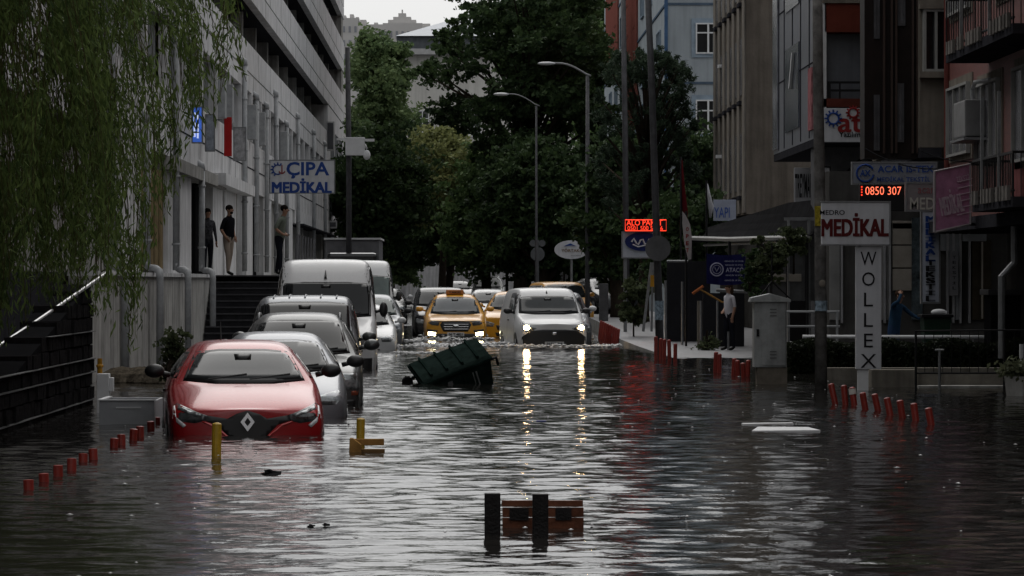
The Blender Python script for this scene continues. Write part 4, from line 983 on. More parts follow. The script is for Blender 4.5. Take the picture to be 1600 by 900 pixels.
# taxi
tx = dict(SUV, paint=M_yel, mir=M_yel, H=1.68, W=.93, hf=.90, zc=1.06, rails=M_trim, ws=mat('ws_taxi', (.03, .04, .05), .08, var=.35, scale=3, spec=.3))
tx['front'] = [('grille', [(-.40, .86), (.40, .86), (.46, .78), (.36, .58), (-.36, .58), (-.46, .78)], M_trim, .006, False),
 ('bonnet_edge', [(-.78, .905), (-.4, .885), (.4, .885), (.78, .905), (.70, .865), (.4, .86), (-.4, .86), (-.70, .865)], M_trim, .006, False),
 ('headlight', [(.47, .85), (.60, .87), (.82, .90), (.84, .84), (.70, .77), (.50, .75)], M_hld, .006, True),
 ('grille_slat', [(-.38, .80), (.38, .80), (.38, .785), (-.38, .785)], M_chrome, .014, False),
 ('grille_slat', [(-.38, .73), (.38, .73), (.38, .715), (-.38, .715)], M_chrome, .014, False),
 ('grille_slat', [(-.37, .66), (.37, .66), (.37, .645), (-.37, .645)], M_chrome, .014, False),
 ('badge', [(-.07, .78), (.07, .78), (.09, .74), (.07, .70), (-.07, .70), (-.09, .74)], M_chrome, .02, False),
 ('fog_lamp_housing', [(.52, .62), (.88, .66), (.86, .44), (.60, .40)], M_trim, .004, True),
 ('fog_lamp', [(.58, .55), (.80, .575), (.80, .475), (.60, .455)], M_onfog, .012, True),
 ('bumper_trim', [(-.52, .52), (.52, .52), (.8, .38), (.8, .24), (-.8, .24), (-.8, .38)], M_trim, .005, False)]
tr_, bv = car('taxi', 'yellow taxi with roof sign and glowing fog lamps driving through the flood', -.15, 121.5, -.34, 0.8, tx, cat='taxi')
plate(tr_, bv, .50, '06 T 4821')
o = MB().box(-.26, .26, 1.95, 2.25, 1.66, 1.80).obj('roof_sign', mat('taxi_sign', (.45, .16, .03), .4), tr_, bevel=.03)
text('TAKSİ', .36, .08, Vector((0, 1.945, 1.73)), M_blkl, o, bold=.03)
car('taxi', 'second yellow taxi half hidden between the first taxi and the white van', 1.50, 127.5, -.26, -4, dict(SUV, paint=M_yel, mir=M_yel, front=genfront, H=1.66), cat='taxi')
car('minivan', 'dark car with silver roof close behind the yellow taxi on its left', -.62, 131, -.22, 1.0, dict(VAN, paint=M_blackp, mir=M_trim, front=genfront, H=1.74), cat='car')
car('distant_car', 'white car facing us between the yellow taxi and the white van, further back', .95, 150, -.05, -2, dict(HATCH, paint=M_wpaint, front=genfront, H=1.48), cat='car')
car('distant_suv', 'dark off-roader with pale roof bars far down the street above the taxi', 1.42, 226, .26, -2, dict(SUV, paint=M_grey, rails=M_chrome, front=genfront, H=1.75), cat='car')
car('distant_car', 'small dark car left of the far off-roader beside the end wall', .15, 236, .3, 8, dict(HATCH, paint=M_blackp, front=genfront), cat='car')
# white small van with lit headlights
db = dict(VAN, paint=M_wpaint, mir=M_trim, H=1.86, hf=.92, zc=1.15, yc=.98, yrf=1.55, W=.93, wr=.83, wc=.91, ws=mat('ws_van', (.02, .024, .026), .08, var=.3, scale=3, spec=.4), bulge=.10, wst=.26)
db['front'] = [('grille', [(-.62, .74), (-.3, .77), (.3, .77), (.62, .74), (.84, .58), (.86, .36), (.7, .22), (-.7, .22), (-.86, .36), (-.84, .58)], M_trim, .005, False),
 ('headlight', [(.46, .80), (.58, .86), (.76, .98), (.84, .95), (.85, .80), (.74, .73), (.56, .74)], M_hl, .008, True),
 ('headlight_reflector', [(.50, .80), (.60, .845), (.62, .78), (.56, .765)], M_hld, .014, True),
 ('lit_lamp', [(.72 + .075 * math.cos(t), .82 + .062 * math.sin(t)) for t in np.linspace(0, 2 * PI, 14, endpoint=False)], M_on, .02, True),
 ('badge', [(-.05, .70), (.05, .70), (.06, .65), (0, .61), (-.06, .65)], M_chrome, .02, False),
 ('roof_fin', [(-.02, 1.71), (.02, 1.71), (.01, 1.78), (-.01, 1.78)], M_trim, .02, False)]
dr_, bv = car('delivery_van', 'small white delivery van with lit headlights pushing a bow wave through the flood', 2.43, 108.3, -.32, 6.5, db, cat='van')
plate(dr_, bv, .40, '34 BKR 719')
for s in (1,):
    pass
car('silver_car', 'silver car right behind the white delivery van, its right side showing', 2.80, 114.5, -.30, 5, dict(VAN, paint=M_silver, van=False, H=1.72, W=.88, front=genfront, mir=M_wpaint), cat='car')
car('taxi', 'yellow taxi parked far right, partly behind the near lamp post', 4.0, 150, -.02, 10, dict(VAN, van=False, paint=M_yel, mir=M_yel, H=1.72, front=genfront), cat='taxi')
car('parked_car', 'black car parked on the right pavement behind the slanted saplings', 6.2, 160, .42, 20, dict(HATCH, paint=M_blackp, front=genfront), cat='car')
# truck with tarpaulin box
tk = thing('truck', 'old flatbed truck with high grey tarpaulin sides behind the first white van', 'truck', (-3.7, 140, -.2))
m = MB(); a = P(507, 430, 140); b = P(592, 374, 140)
m.box(a.x, b.x, 141, 147, a.z + .1, b.z); m.obj('tarpaulin', mat('tarp', (.16, .16, .17), .7, var=.4, bump=.6, bscale=3), tk, bevel=.05)
MB().box(a.x - .05, b.x + .05, 140.9, 147, b.z, b.z + .06).obj('top_rim', M_white, tk)
MB().box(a.x + .1, b.x - .05, 139.2, 140.9, .5, a.z + .75).obj('cab', M_blackp, tk, bevel=.12)
MB().box(a.x + .25, b.x - .2, 139.17, 139.2, 1.2, a.z + .55).obj('windscreen', M_glassd, tk)
m = MB(); m.box(a.x + .1, b.x - .1, 140, 147, .2, .5); m.obj('chassis', M_trim, tk)
for s in (a.x + .15, b.x - .4):
    for y in (140.2, 145.5): MB().tube([(s, y, .2), (s + .25, y, .2)], .42, 18).obj('wheel', M_rubber, tk)
# ------------------------------------------------------------ lamps, poles
def lamp(px_, Ybase, ytop, armpx, label, z0=0.0, rpx=4.0):
    X = XX(px_, Ybase); zt = ZZ(ytop, Ybase); r = rpx / 2 * Ybase / F
    t = thing('street_lamp', label, 'street lamp', (X, Ybase, z0), 'curved arm street lamps')
    MB().tube([(X, Ybase, z0 - .3), (X, Ybase, z0 + 1.2), (X, Ybase, zt - .45)], [r * 1.25, r * 1.15, r * .8], 10).obj('pole', M_pole, t, smooth=True)
    L = armpx * Ybase / F
    pts = [(X + .12, Ybase, zt - .45)] + [(X - L * .75 * u, Ybase - .1 * u, zt - .42 + .42 * math.sin(min(u * 1.2, 1) * PI / 2)) for u in np.linspace(.05, 1, 8)]
    MB().tube(pts, r * .45, 8).obj('arm', mat('arm_steel', (.2, .205, .21), .5), t, smooth=True)
    m = MB(); e = pts[-1]; m.ell(Vector((e[0] - L * .14, e[1], e[2] - .01)), (L * .20, .13, .065)); m.obj('lamp_head', mat('lamp_grey', (.42, .43, .44), .4), t, smooth=True)
lamp(918, 150, 99, 72, 'near curved arm street lamp standing behind the white delivery van', .35, 7)
lamp(838, 158, 147, 62, 'middle curved arm street lamp in front of the dark trees', .6, 4)
lamp(792, 196, 193, 30, 'farthest and smallest curved arm street lamp against the trees', .8, 4)
def pole(name, label, pts, r, m=None, sh=False, **k):
    base = pts[0]; t = thing(name, label, 'pole', base)
    MB().tube(pts, r, 14).obj('shaft', m or M_pole, t, smooth=True)
    return t
t = pole('utility_pole', 'tall plain pole passing the LED sign and out of the top of the photo', [P(979, 500, 124), P(977, 220, 124), P(973, -60, 124)], [.10, .085, .07])
t = pole('utility_pole', 'tall slightly leaning metal pole with a round plate, rising from the red bollards', [P(1032, 575, 95), P(1027, 400, 95), P(1019, 150, 95), P(1010, -60, 95)], [.10, .085, .075, .07])
MB().tube([P(1030, 500, 94.89), P(1030, 470, 94.89)], .10).obj('sticker', mat('sticker_blue', (.25, .32, .38), .6, var=.8, scale=15), t)
m = MB(); c0 = P(1028, 388, 94.75); m.tube([c0, c0 + Vector((0, .03, 0))], .29, 28); m.obj('round_plate', mat('plate_grey', (.11, .11, .115), .5, var=.3), t)
t = pole('utility_pole', 'thick grimy concrete street pole left of the white pylon sign', [P(1283, 625, 66), P(1282, 400, 66), P(1278, 100, 66), P(1277, -60, 66)], [.10, .092, .082, .08], mat('pole_concrete', (.13, .125, .12), .8, var=.6, scale=5, bump=.5, bscale=20))
MB().tube([P(1282.5, 353, 65.95), P(1282, 322, 65.95)], .094).obj('yellow_patch', mat('yellow_peel', (.30, .24, .03), .7, var=.8, scale=12), t)
MB().tube([P(1283, 486, 65.95), P(1283, 470, 65.95)], .098).obj('sticker', mat('sticker_blue', (.25, .32, .38), .6, var=.8, scale=15), t)
MB().ell(P(1285, 443, 65.9), (.055, .02, .06)).obj('round_sticker', M_beige, t)
# camera pole, left
cp = thing('camera_pole', 'tall dark pole with white box, flat arms and dome camera on the left', 'pole', (XX(543, 140), 140, -.2))
MB().tube([P(545, 500, 140), P(545, 240, 140), P(543, 74, 140)], [.10, .095, .085], 12).obj('shaft', M_pole, cp, smooth=True)
a, b = P(540, 243, 139.8), P(570, 215, 139.8); MB().box(a.x, b.x, 139.5, 139.85, a.z, b.z).obj('cabinet', M_white, cp, bevel=.02)
m = MB(); a, b = P(526, 219, 139.6), P(541, 216, 139.6); m.box(a.x, b.x, 139.5, 139.7, a.z, b.z); a, b = P(570, 221, 139.6), P(585, 217, 139.6); m.box(a.x, b.x, 139.5, 139.7, a.z, b.z); m.obj('arm', M_white, cp)
m = MB(); m.ell(P(573, 242, 139.6), (.13, .13, .17)); m.tube([P(570, 226, 139.7), P(573, 232, 139.6)], .04); m.obj('dome_camera', M_white, cp, smooth=True)
# round traffic sign back with two small plates
ts = thing('traffic_sign', 'slim post with one round plate and two small round plates, seen from behind', 'sign', (XX(840, 170), 170, .2))
m = MB()
for px, py, rr in ((840, 397, .29), (833, 380, .14), (847, 380, .14)): c0 = P(px, py, 169.9); m.tube([c0, c0 + Vector((0, .03, 0))], rr, 22)
m.obj('plate', mat('plate_grey2', (.13, .135, .14), .5, var=.2), ts)
MB().tube([P(840, 375, 170), P(840, 470, 170)], .06).obj('post', M_metal, ts)
wp = thing('gate_post', 'pale concrete gate post with cap beyond the white van', 'post', (XX(879, 190), 190, .5))
m = MB(); a, b = P(871, 470, 190), P(880, 418, 190); m.box(a.x, b.x, 190, 190.4, a.z, b.z); a, b = P(869, 418, 190), P(889, 415, 190); m.box(a.x, b.x, 189.9, 190.5, a.z, b.z); a, b = P(883, 470, 190), P(888, 418, 190); m.box(a.x, b.x, 190.1, 190.3, a.z, b.z); m.obj('post', M_conc, wp)
cb_ = thing('kerbside_cabinet', 'low dark grey cabinet between the near lamp and the tall plain pole', 'cabinet', (XX(943, 140), 140, .4))
a, b = P(936, 497, 140), P(950, 443, 140); MB().box(a.x, b.x, 139.7, 140.1, a.z - .1, b.z).obj('body', mat('grey_cab', (.12, .12, .125), .6, var=.4), cb_, bevel=.02)
# ------------------------------------------------------------ bollards
M_bol = mat('bollard_red', (.22, .018, .010), .45, var=.3, scale=12); M_band = mat('bollard_band', (.55, .52, .48), .4, var=.3)
def bollard(proto, label, px, pybase, hpx, group, tilt=(0, 0), scale=None, r=.05):
    Y = H * F / (pybase - VY) if scale is None else scale
    X = XX(px, Y); hh = hpx * Y / F
    z0 = 0.0 if scale is None else ZZ(pybase, Y)
    if proto is None:
        t = thing('bollard', label, 'bollard', (0, 0, 0), group); OFF[t.name] = Vector()
        m = MB(); m.tube([(0, 0, -.9), (0, 0, .97), (0, 0, 1.0)], [r, r, r * .75], 12); m.obj('post', M_bol, t, smooth=False)
        m = MB(); m.tube([(0, 0, .985), (0, 0, 1.02)], [r * .8, r * .35], 10); m.obj('cap', M_bol, t)
        proto = t
    else:
        t = proto.copy(); COL.objects.link(t)
        for ch in proto.children: c = ch.copy(); COL.objects.link(c); c.parent = t
    t['label'] = label; t['group'] = group; t['category'] = 'bollard'
    t.location = (X, Y, z0); t.scale = (1, 1, hh); t.rotation_euler = (math.radians(tilt[0]), math.radians(tilt[1]), 0)
    return t
pb = None
LB = [(45, 764, 17), (69, 754, 17), (91, 743, 19), (112, 735, 22), (130, 722, 16), (146, 719, 21), (178, 699, 17), (190, 695, 19), (208, 688, 21), (219, 683, 20), (236, 671, 15), (245, 662, 12)]
nm_ = ['nearest the camera', 'second from the near end', 'third from the near end', 'fourth from the near end', 'fifth, the lower of the middle pair', 'sixth, the taller of the middle pair', 'seventh, just before the white trough', 'eighth, just before the white trough', 'ninth, in front of the white trough', 'tenth, in front of the white trough', 'eleventh, next to the red car wheel', 'farthest, beside the red car']
for k, (px, pyb, h_) in enumerate(LB):
    o = bollard(pb, 'red bollard of the left row, ' + nm_[k], px, pyb, h_ * .86, 'red bollards along the left kerb', (random.uniform(-4, 4), random.uniform(-4, 4)), r=.043)
    pb = pb or o
RB = [(1305, 631, 32), (1321, 632, 30), (1335, 634, 29), (1352, 640, 27), (1372, 642, 27), (1391, 649, 28), (1410, 653, 28), (1431, 657, 27), (1455, 664, 27)]
on = ['first at the pylon sign end', 'second from the pylon sign', 'third, with a pale worn band', 'fourth, leaning', 'fifth, the middle one', 'sixth', 'seventh', 'eighth', 'last, nearest the camera']
for k, (px, pyb, h_) in enumerate(RB):
    o = bollard(pb, 'tilted red bollard on the right, %s' % on[k], px, pyb, h_, 'tilted red bollards on the right', (random.uniform(-5, 5), -8 + random.uniform(-5, 5)))
    if k == 2:
        c = MB().tube([(0, 0, .62), (0, 0, .92)], .052, 12).obj('band', M_band, None); c.parent = o
for k, (px, pyb, h_, Y, lb) in enumerate(((1118, 582, 32, 78, 'left of the two by the woman'), (1124, 583, 30, 77.5, 'right of the two by the woman'), (1146, 590, 30, 75, 'first left of the grey cabinet'), (1153, 591, 28, 74.5, 'second left of the grey cabinet'), (1162, 594, 27, 73.5, 'third left of the grey cabinet'), (1168, 592, 29, 74, 'closest to the grey cabinet'))):
    bollard(pb, 'red bollard on the right kerb, ' + lb, px, pyb, h_, 'red bollards by the grey cabinet', (random.uniform(-3, 3), random.uniform(-4, 4)), scale=Y)
for k, (px, pyb, h_, Y, lb) in enumerate(((1025, 557, 31, 91, 'first from the left'), (1032, 559, 30, 90.5, 'second from the left'), (1038, 560, 30, 90, 'third from the left'), (1046, 561, 30, 89, 'fourth from the left'), (1055, 563, 26, 88, 'last, shortest'))):
    bollard(pb, 'red bollard at the foot of the leaning pole, ' + lb, px, pyb, h_, 'red bollards at the leaning pole', (random.uniform(-3, 3), random.uniform(-4, 4)), scale=Y)
for k in range(9):
    f_ = k / 8; px = 937 + 27 * f_; pyb = 524 + 16 * f_; Y = 124 - 13 * f_
    bollard(pb, 'red bollard beside the delivery van, ' + ['farthest of its row', 'second from the far end', 'third from the far end', 'fourth from the far end', 'in the middle of its row', 'fourth from the near end', 'third from the near end', 'second from the near end', 'nearest of its row'][k], px, pyb, 23 + 3 * f_, 'red bollards beside the delivery van', (0, 6), scale=Y)
o = bollard(pb, 'yellow bollard standing in the water before the red car', 338, 713, 52, None, (0, 1)); del o['group']; o.scale = (1.1, 1.1, 52 * o.location.y / F)
M_ybol = mat('bollard_yellow', (.42, .26, .015), .45, var=.35, scale=12)
for c in o.children: c.data = c.data.copy(); c.data.materials[0] = M_ybol
o2 = o.copy(); COL.objects.link(o2)
for ch in o.children: c = ch.copy(); COL.objects.link(c); c.parent = o2
o2['label'] = 'weathered yellow bollard sticking up behind the broken wooden frame'; Yp = 43.5; o2.location = (XX(563, Yp), Yp, 0); o2.scale = (1.05, 1.05, .27)
# ------------------------------------------------------------ floating debris
M_wood = mat('ochre_wood', (.27, .15, .05), .6, var=.4, scale=10)
wf = thing('broken_crate', 'broken ochre wooden frame floating beside the yellow bollard', 'debris', P(572, 705, 41.5)); Yq = 41.5
m = MB()
def pbox(m, x0, x1, y0, y1, Y, d): a = P(x0, y1, Y); b = P(x1, y0, Y); m.box(a.x, b.x, Y, Y + d, a.z, b.z)
pbox(m, 551, 600, 686, 696, Yq, .10); m.obj('rail', M_wood, wf, bevel=.006)
m = MB(); pbox(m, 553, 601, 702, 711, Yq - .15, .12); m.obj('rail', mat('dark_wood', (.15, .09, .04), .6, var=.4, scale=10), wf, bevel=.006)
m = MB(); m.prism_y([(P(545, 714, Yq).x, P(545, 714, Yq).z - .1), (P(547, 684, Yq).x, P(547, 684, Yq).z), (P(552, 684, Yq).x, P(552, 684, Yq).z), (P(565, 694, Yq).x, P(565, 694, Yq).z), (P(566, 714, Yq).x, P(566, 712, Yq).z - .1)], Yq - .17, Yq - .02); m.obj('end_board', M_wood, wf, bevel=.006)
Yp = 27.8; Yb = 28.75
pl = thing('wooden_pallet', 'upright broken wooden pallet end with two black posts, nearest thing in the water', 'debris', (XX(835, Yp), Yp, 0))
for x0, x1, y0, y1 in ((757, 782, 771, 860), (832, 857, 772, 860)):
    m = MB(); pbox(m, x0, x1, y0, y1, Yp - .06, .09); m.obj('post', mat('charred', (.014, .013, .013), .5, var=.5, scale=10, bump=.5), pl, bevel=.006)
M_rw = mat('red_wood', (.13, .048, .025), .55, var=.5, scale=9, streak=.3, bump=.4, bscale=30)
m = MB(); pbox(m, 784, 911, 782, 792, Yb, .03); m.obj('board', M_rw, pl, bevel=.004)
m = MB(); pbox(m, 785, 912, 793, 808, Yb + .01, .03); m.obj('board', M_rw, pl, bevel=.004)
m = MB(); pbox(m, 785, 912, 809, 845, Yb, .03); m.obj('board', M_rw, pl, bevel=.004)
for u0, u1 in ((796, 826), (868, 893)):
    m = MB(); pbox(m, u0, u1, 794, 813, Yb - .015, .012); m.obj('block', mat('charred', (.014, .013, .013)), pl)
fb = thing('floating_board', 'flat white board floating on the water before the grey cabinet', 'debris', P(1225, 671, 47.5))
m = MB(); zz = .012; m.prism_z([(P(1170, 0, 47.5).x, 47.0), (P(1278, 0, 47.5).x, 47.2), (P(1270, 0, 47.5).x, 48.2), (P(1192, 0, 47.5).x, 48.3)], -.02, .016); m.obj('board', M_white, fb)
fb = thing('floating_board', 'thin white strip floating just behind the flat white board', 'debris', P(1200, 667, 50))
m = MB(); m.prism_z([(P(1163, 0, 49).x, 49.2), (P(1245, 0, 49).x, 49.5), (P(1245, 0, 49).x, 49.7), (P(1163, 0, 49).x, 49.5)], -.02, .018); m.obj('board', M_white, fb)
bl = thing('blue_crate', 'small blue box floating between the two headlight reflections', 'debris', P(846, 661, 50.5))
m = MB(); pbox(m, 838, 854, 657, 668, 50.5, .12); m.obj('box', mat('blue_box', (.02, .03, .13), .5), bl, bevel=.01)
for i, (px, py, s, lb) in enumerate(((422, 741, 1, 'black lump floating below the red car'), (486, 822, .3, 'tiny dark scrap, left of two near the bottom'), (509, 820, .3, 'tiny dark scrap, right of two near the bottom'), (1060, 588, .6, 'dark clump in the water by the cabinet base'))):
    Y = H * F / (py - VY); c0 = P(px, py, Y)
    m = MB(); m.ell(Vector(c0), (.085 * s, .12 * s, .035 * s), n=10); o = m.obj('floating_debris', M_rubber, None, origin=c0); 
    for v in o.data.vertices: v.co *= 1 + .4 * math.sin(v.index * 2.3)
    tag(o, lb, 'debris')
# white trough + post
Yt = 49.5
t_ = thing('white_trough', 'white plastic trough floating left of the red car', 'trough', (XX(198, Yt), Yt, 0))
m = MB(); a, b = P(155, 664, Yt), P(241, 626, Yt); d = 1.4
m.box(a.x, b.x, Yt, Yt + .03, -.1, b.z); m.box(a.x, b.x, Yt + d, Yt + d + .03, -.1, b.z); m.box(a.x, a.x + .03, Yt + .03, Yt + d, -.1, b.z - .002); m.box(b.x - .03, b.x, Yt + .03, Yt + d, -.1, b.z - .002); m.box(a.x + .03, b.x - .03, Yt + .03, Yt + d, -.1, .02)
m.obj('tub', mat('trough_plastic', (.33, .34, .36), .4, var=.15), t_, bevel=.008)
m = MB(); m.box(a.x - .02, b.x + .02, Yt - .02, Yt + .05, b.z, b.z + .015); m.box(a.x - .02, a.x + .04, Yt + .05, Yt + d, b.z, b.z + .015); m.box(a.x + .2, a.x + .5, Yt - .012, Yt, b.z - .09, b.z - .075); m.obj('rim', M_white, t_)
t_ = thing('white_post', 'white angular service post with a yellow valve, behind the trough', 'post', (XX(163, 54), 54, 0))
m = MB(); pbox(m, 151, 170, 584, 660, 54, .25); m.obj('column', M_white, t_, bevel=.01)
m = MB(); pbox(m, 170.5, 177, 590, 612, 54.05, .15); m.obj('side_box', M_white, t_, bevel=.01)
m = MB(); m.tube([P(156, 583, 54.1), P(156, 560, 54.1)], [.035, .03], 8); m.ell(P(156, 572, 54.1), (.05, .05, .03)); m.obj('valve', mat('valve_yellow', (.40, .20, .02), .5), t_)
# ------------------------------------------------------------ grey cabinet
Yc_ = 69
cbn = thing('electric_cabinet', 'tall pale grey electrical cabinet on a concrete plinth in the flood', 'cabinet', (XX(1204, Yc_), Yc_, 0))
a, b = P(1183, 640, Yc_), P(1230, 574, Yc_); MB().box(a.x, b.x, Yc_ - .0, Yc_ + .4, -.4, b.z).obj('plinth', mat('plinth_concrete', (.17, .15, .125), .85, var=.4, scale=4), cbn)
M_cab = mat('cabinet_grey', (.30, .31, .31), .5, var=.3, scale=4, streak=.25)
a, b = P(1180, 574, Yc_), P(1228, 470, Yc_); MB().box(a.x - .02, b.x + .01, Yc_ - .03, Yc_ + .4, a.z, b.z).obj('body', M_cab, cbn, bevel=.01)
a1, b1 = P(1190, 571, Yc_), P(1227, 472, Yc_); dd = MB().box(a1.x, b1.x, Yc_ - .05, Yc_ - .031, a1.z, b1.z).obj('door', M_cab, cbn, bevel=.006)
m = MB()
for z_ in (484, 489, 494, 550, 555, 560): q = P(1203, z_, Yc_ - .055); m.box(q.x, q.x + .11, Yc_ - .058, Yc_ - .049, q.z, q.z + .015)
m.obj('vent', mat('vent_dark', (.12, .12, .12)), dd)
q = P(1183.5, 520, Yc_ - .05); MB().box(q.x - .015, q.x + .03, Yc_ - .06, Yc_ - .031, q.z - .06, q.z + .06).obj('lock', M_blk, cbn)
c0 = P(1201, 470, Yc_); m = MB(); w_ = (b.x - a.x) / 2 + .06; m.prism_y([(c0.x - w_, c0.z - .02), (c0.x + w_ + .05, c0.z - .02), (c0.x + w_ + .04, c0.z + .03), (c0.x + .02, c0.z + .12), (c0.x - w_ + .02, c0.z + .05)], Yc_ - .1, Yc_ + .45); m.obj('roof', M_cab, cbn, bevel=.006)
m = MB(); q = P(1206, 380, Yc_ + 2); m.tube([q, P(1206, 462, Yc_ + 2), (q.x, Yc_ + 2, 0)], .014, 6); m.tube([P(1206, 440, Yc_ + 2), P(1185, 466, Yc_ + 2)], .014, 6); m.tube([P(1206, 440, Yc_ + 2), P(1236, 468, Yc_ + 2)], .014, 6)
tag(m.obj('flag_stand', M_blk, None, origin=(q.x, Yc_ + 2, 0)), 'thin black spike with two braces behind the grey cabinet', 'stand')
# ------------------------------------------------------------ right low walls, fence, rails, hedge
lw = thing('planter_wall', 'low beige concrete planter wall under the pylon sign', 'wall', (XX(1440, 67), 67, 0))
a, b = P(1362, 606, 67), P(1435, 578, 67); MB().box(a.x, b.x, 67, 67.6, -.4, b.z).obj('wall', mat('planter_concrete', (.20, .185, .16), .8, var=.3, scale=4, streak=.3), lw)
a, b = P(1436, 606, 67), P(1640, 584, 67); MB().box(a.x, b.x, 67.2, 67.6, -.4, b.z).obj('wall', mat('planter_concrete', (.2, .185, .16)), lw)
a, b = P(1436, 603, 66.6), P(1640, 601, 66.6); MB().box(a.x, b.x, 66.6, 67.2, -.4, .03).obj('step', M_concd, lw)
a, b = P(1282, 587, 72), P(1620, 575, 72); MB().box(a.x, b.x, 72, 72.5, -.3, b.z).obj('kerb_wall', mat('planter_concrete', (.2, .185, .16)), lw)
fn = thing('fence', 'black metal railing fence on the right above the planter wall', 'fence', (XX(1510, 66), 66, 0))
m = MB(); x0, x1 = XX(1431, 66), XX(1570, 66); zt, zb_ = ZZ(517, 66), ZZ(583, 66)
m.tube([(x0, 66, zt), (x1 + .8, 66, zt + .02)], .014, 6); m.tube([(x0, 66, zb_), (x1 + .8, 66, zb_)], .016, 6); m.tube([(x0, 66, -.2), (x0, 66, zt)], .02, 6); m.tube([(XX(1569, 66), 66, -.2), (XX(1569, 66), 66, zt)], .02, 6)
m.obj('frame', M_blk, fn)
m = MB()
for px in range(1445, 1640, 14): x = XX(px, 66); m.tube([(x, 66, zb_), (x, 66, zt)], .006, 5)
m.obj('bars', M_blk, fn)
m = MB(); x = XX(1468, 65.6); m.tube([(x, 65.6, -.2), (x, 65.6, ZZ(548, 65.6))], .022, 8); m.tube([(x - .07, 65.6, ZZ(547, 65.6)), (x + .07, 65.6, ZZ(547, 65.6))], .018, 8)
tag(m.obj('tap_post', M_metal, None, origin=(x, 65.6, 0)), 'rusty T shaped post in front of the black railing fence', 'post')
rl = thing('white_rail', 'long white horizontal rail above the dark hedge', 'railing', (XX(1400, 80), 80, 0))
m = MB(); m.tube([P(1254, 526, 80), P(1620, 527, 80)], .035, 8); m.obj('rail', M_white, rl)
for px in (1258, 1340, 1430, 1520): q = P(px, 526, 80); MB().tube([q, (q.x, 80, 0)], .02, 6).obj('post', M_metal, rl)
rl = thing('bench_rail', 'two pale horizontal bars of a barrier behind the thick street pole', 'railing', (XX(1260, 84), 84, 0))
m = MB()
for py in (487, 510): m.tube([P(1226, py, 84), P(1312, py, 84)], .025, 6)
for px in (1228, 1308): q = P(px, 485, 84); m.tube([q, (q.x, 84, 0)], .025, 6)
m.obj('bars', M_frame, rl)
# dark gate, fence around woman, props
pf = thing('pavement_screen', 'dark screen fence with slim pale posts along the right pavement', 'fence', (5.2, 104, 0))
a, b = P(1042, 545, 108), P(1110, 408, 108); MB().box(a.x, b.x, 108, 108.05, 0, b.z).obj('panel', mat('screen_black', (.014, .014, .017), .5, var=.3), pf)
m = MB(); a, b = P(1100, 545, 103), P(1165, 458, 103); m.box(a.x, b.x, 103.5, 103.55, 0, b.z); m.obj('panel', mat('screen_black', (.014, .014, .017), .5, var=.3), pf)
for px, t, Y in ((1040, 438, 106), (1066, 440, 105), (1095, 470, 102.5), (1121, 470, 102), (1138, 518, 100)): q = P(px, t, Y); MB().tube([q, (q.x, Y, 0)], .03, 6).obj('post', M_metal, pf)
MB().tube([P(1042, 408, 106), P(1075, 408, 106)], .03, 6).obj('top_bar', M_metal, pf)
MB().tube([P(1119, 453, 102), P(1168, 456, 102)], .045, 6).obj('top_bar', M_metal, pf)
tb = thing('garden_umbrella_frame', 'tilted orange topped wooden pole leaning over the rail beside the woman', 'pole', P(1095, 530, 101))
MB().tube([P(1082, 459, 101), P(1099, 447, 101)], .035).obj('tip', mat('orange_tip', (.30, .10, .04), .6), tb)
MB().tube([P(1094, 452, 101), P(1128, 472, 101), P(1136, 472, 101)], .022).obj('stick', M_wood, tb)
q = P(1091, 470, 101); MB().tube([q, (q.x, 101, .1)], .03).obj('support', M_beige, tb)
# leaning timber props
tp = thing('leaning_props', 'pair of leaning grey boards and a sapling stake left of the leaning pole', 'boards', P(1012, 515, 110))
MB().tube([P(1005, 518, 110), P(1018, 410, 110)], .05, 4).obj('board', M_metal, tp); MB().tube([P(1018, 518, 110.5), P(1020, 410, 110.5)], .04, 4).obj('board', M_metal, tp)
MB().box(P(1016, 0, 110).x, P(1022, 0, 110).x, 109.8, 109.9, ZZ(448, 110), ZZ(430, 110)).obj('yellow_tag', mat('valve_yellow', (.4, .2, .02)), tp)
# flags
for px, pt, pb_, Y, colr, lb in ((1072, 330, 530, 103, (.36, .33, .33), 'white feather banner with red writing on a thin pole'), (1104, 282, 365, 112, (.34, .34, .36), 'furled white flag on a dark pole over the awning'), (1064, 245, 400, 115, (.05, .006, .008), 'furled dark red flag hanging on a pole')):
    t = thing('flag', lb, 'flag', (XX(px, Y), Y, .1))
    m = MB(); x = XX(px, Y); m.tube([(x, Y, .1), (x, Y, ZZ(pt, Y))], .03, 6); m.obj('pole', M_blk, t)
    if pb_ == 530:
        pts = [(1066, 330), (1071, 336), (1078, 350), (1081, 372), (1080, 405), (1075, 406), (1069, 380), (1066, 350)]
        m = MB(); m.prism_y([(XX(u, Y), ZZ(v, Y)) for u, v in pts], Y - .05, Y - .03); m.obj('cloth', mat('flag_w%d' % px, colr, .7), t)
        for k, ch in enumerate('OPET'): text(ch, .07, .1, P(1074, 358 + k * 11, Y - .06), M_redl, t, bold=.03)
    else:
        m = MB(); z1_ = ZZ(pt + 5, Y); z0_ = ZZ(pb_ - 25, Y)
        m.tube([(x + .02, Y, z1_), (x + .06, Y, (z1_ * 2 + z0_) / 3), (x + .12, Y, (z0_ * 2 + z1_) / 3), (x + .1, Y, z0_)], [.02, .05, .08, .03], 7); m.obj('cloth', mat('flag_w%d' % px, colr, .8, bump=.5, bscale=8), t, smooth=True)
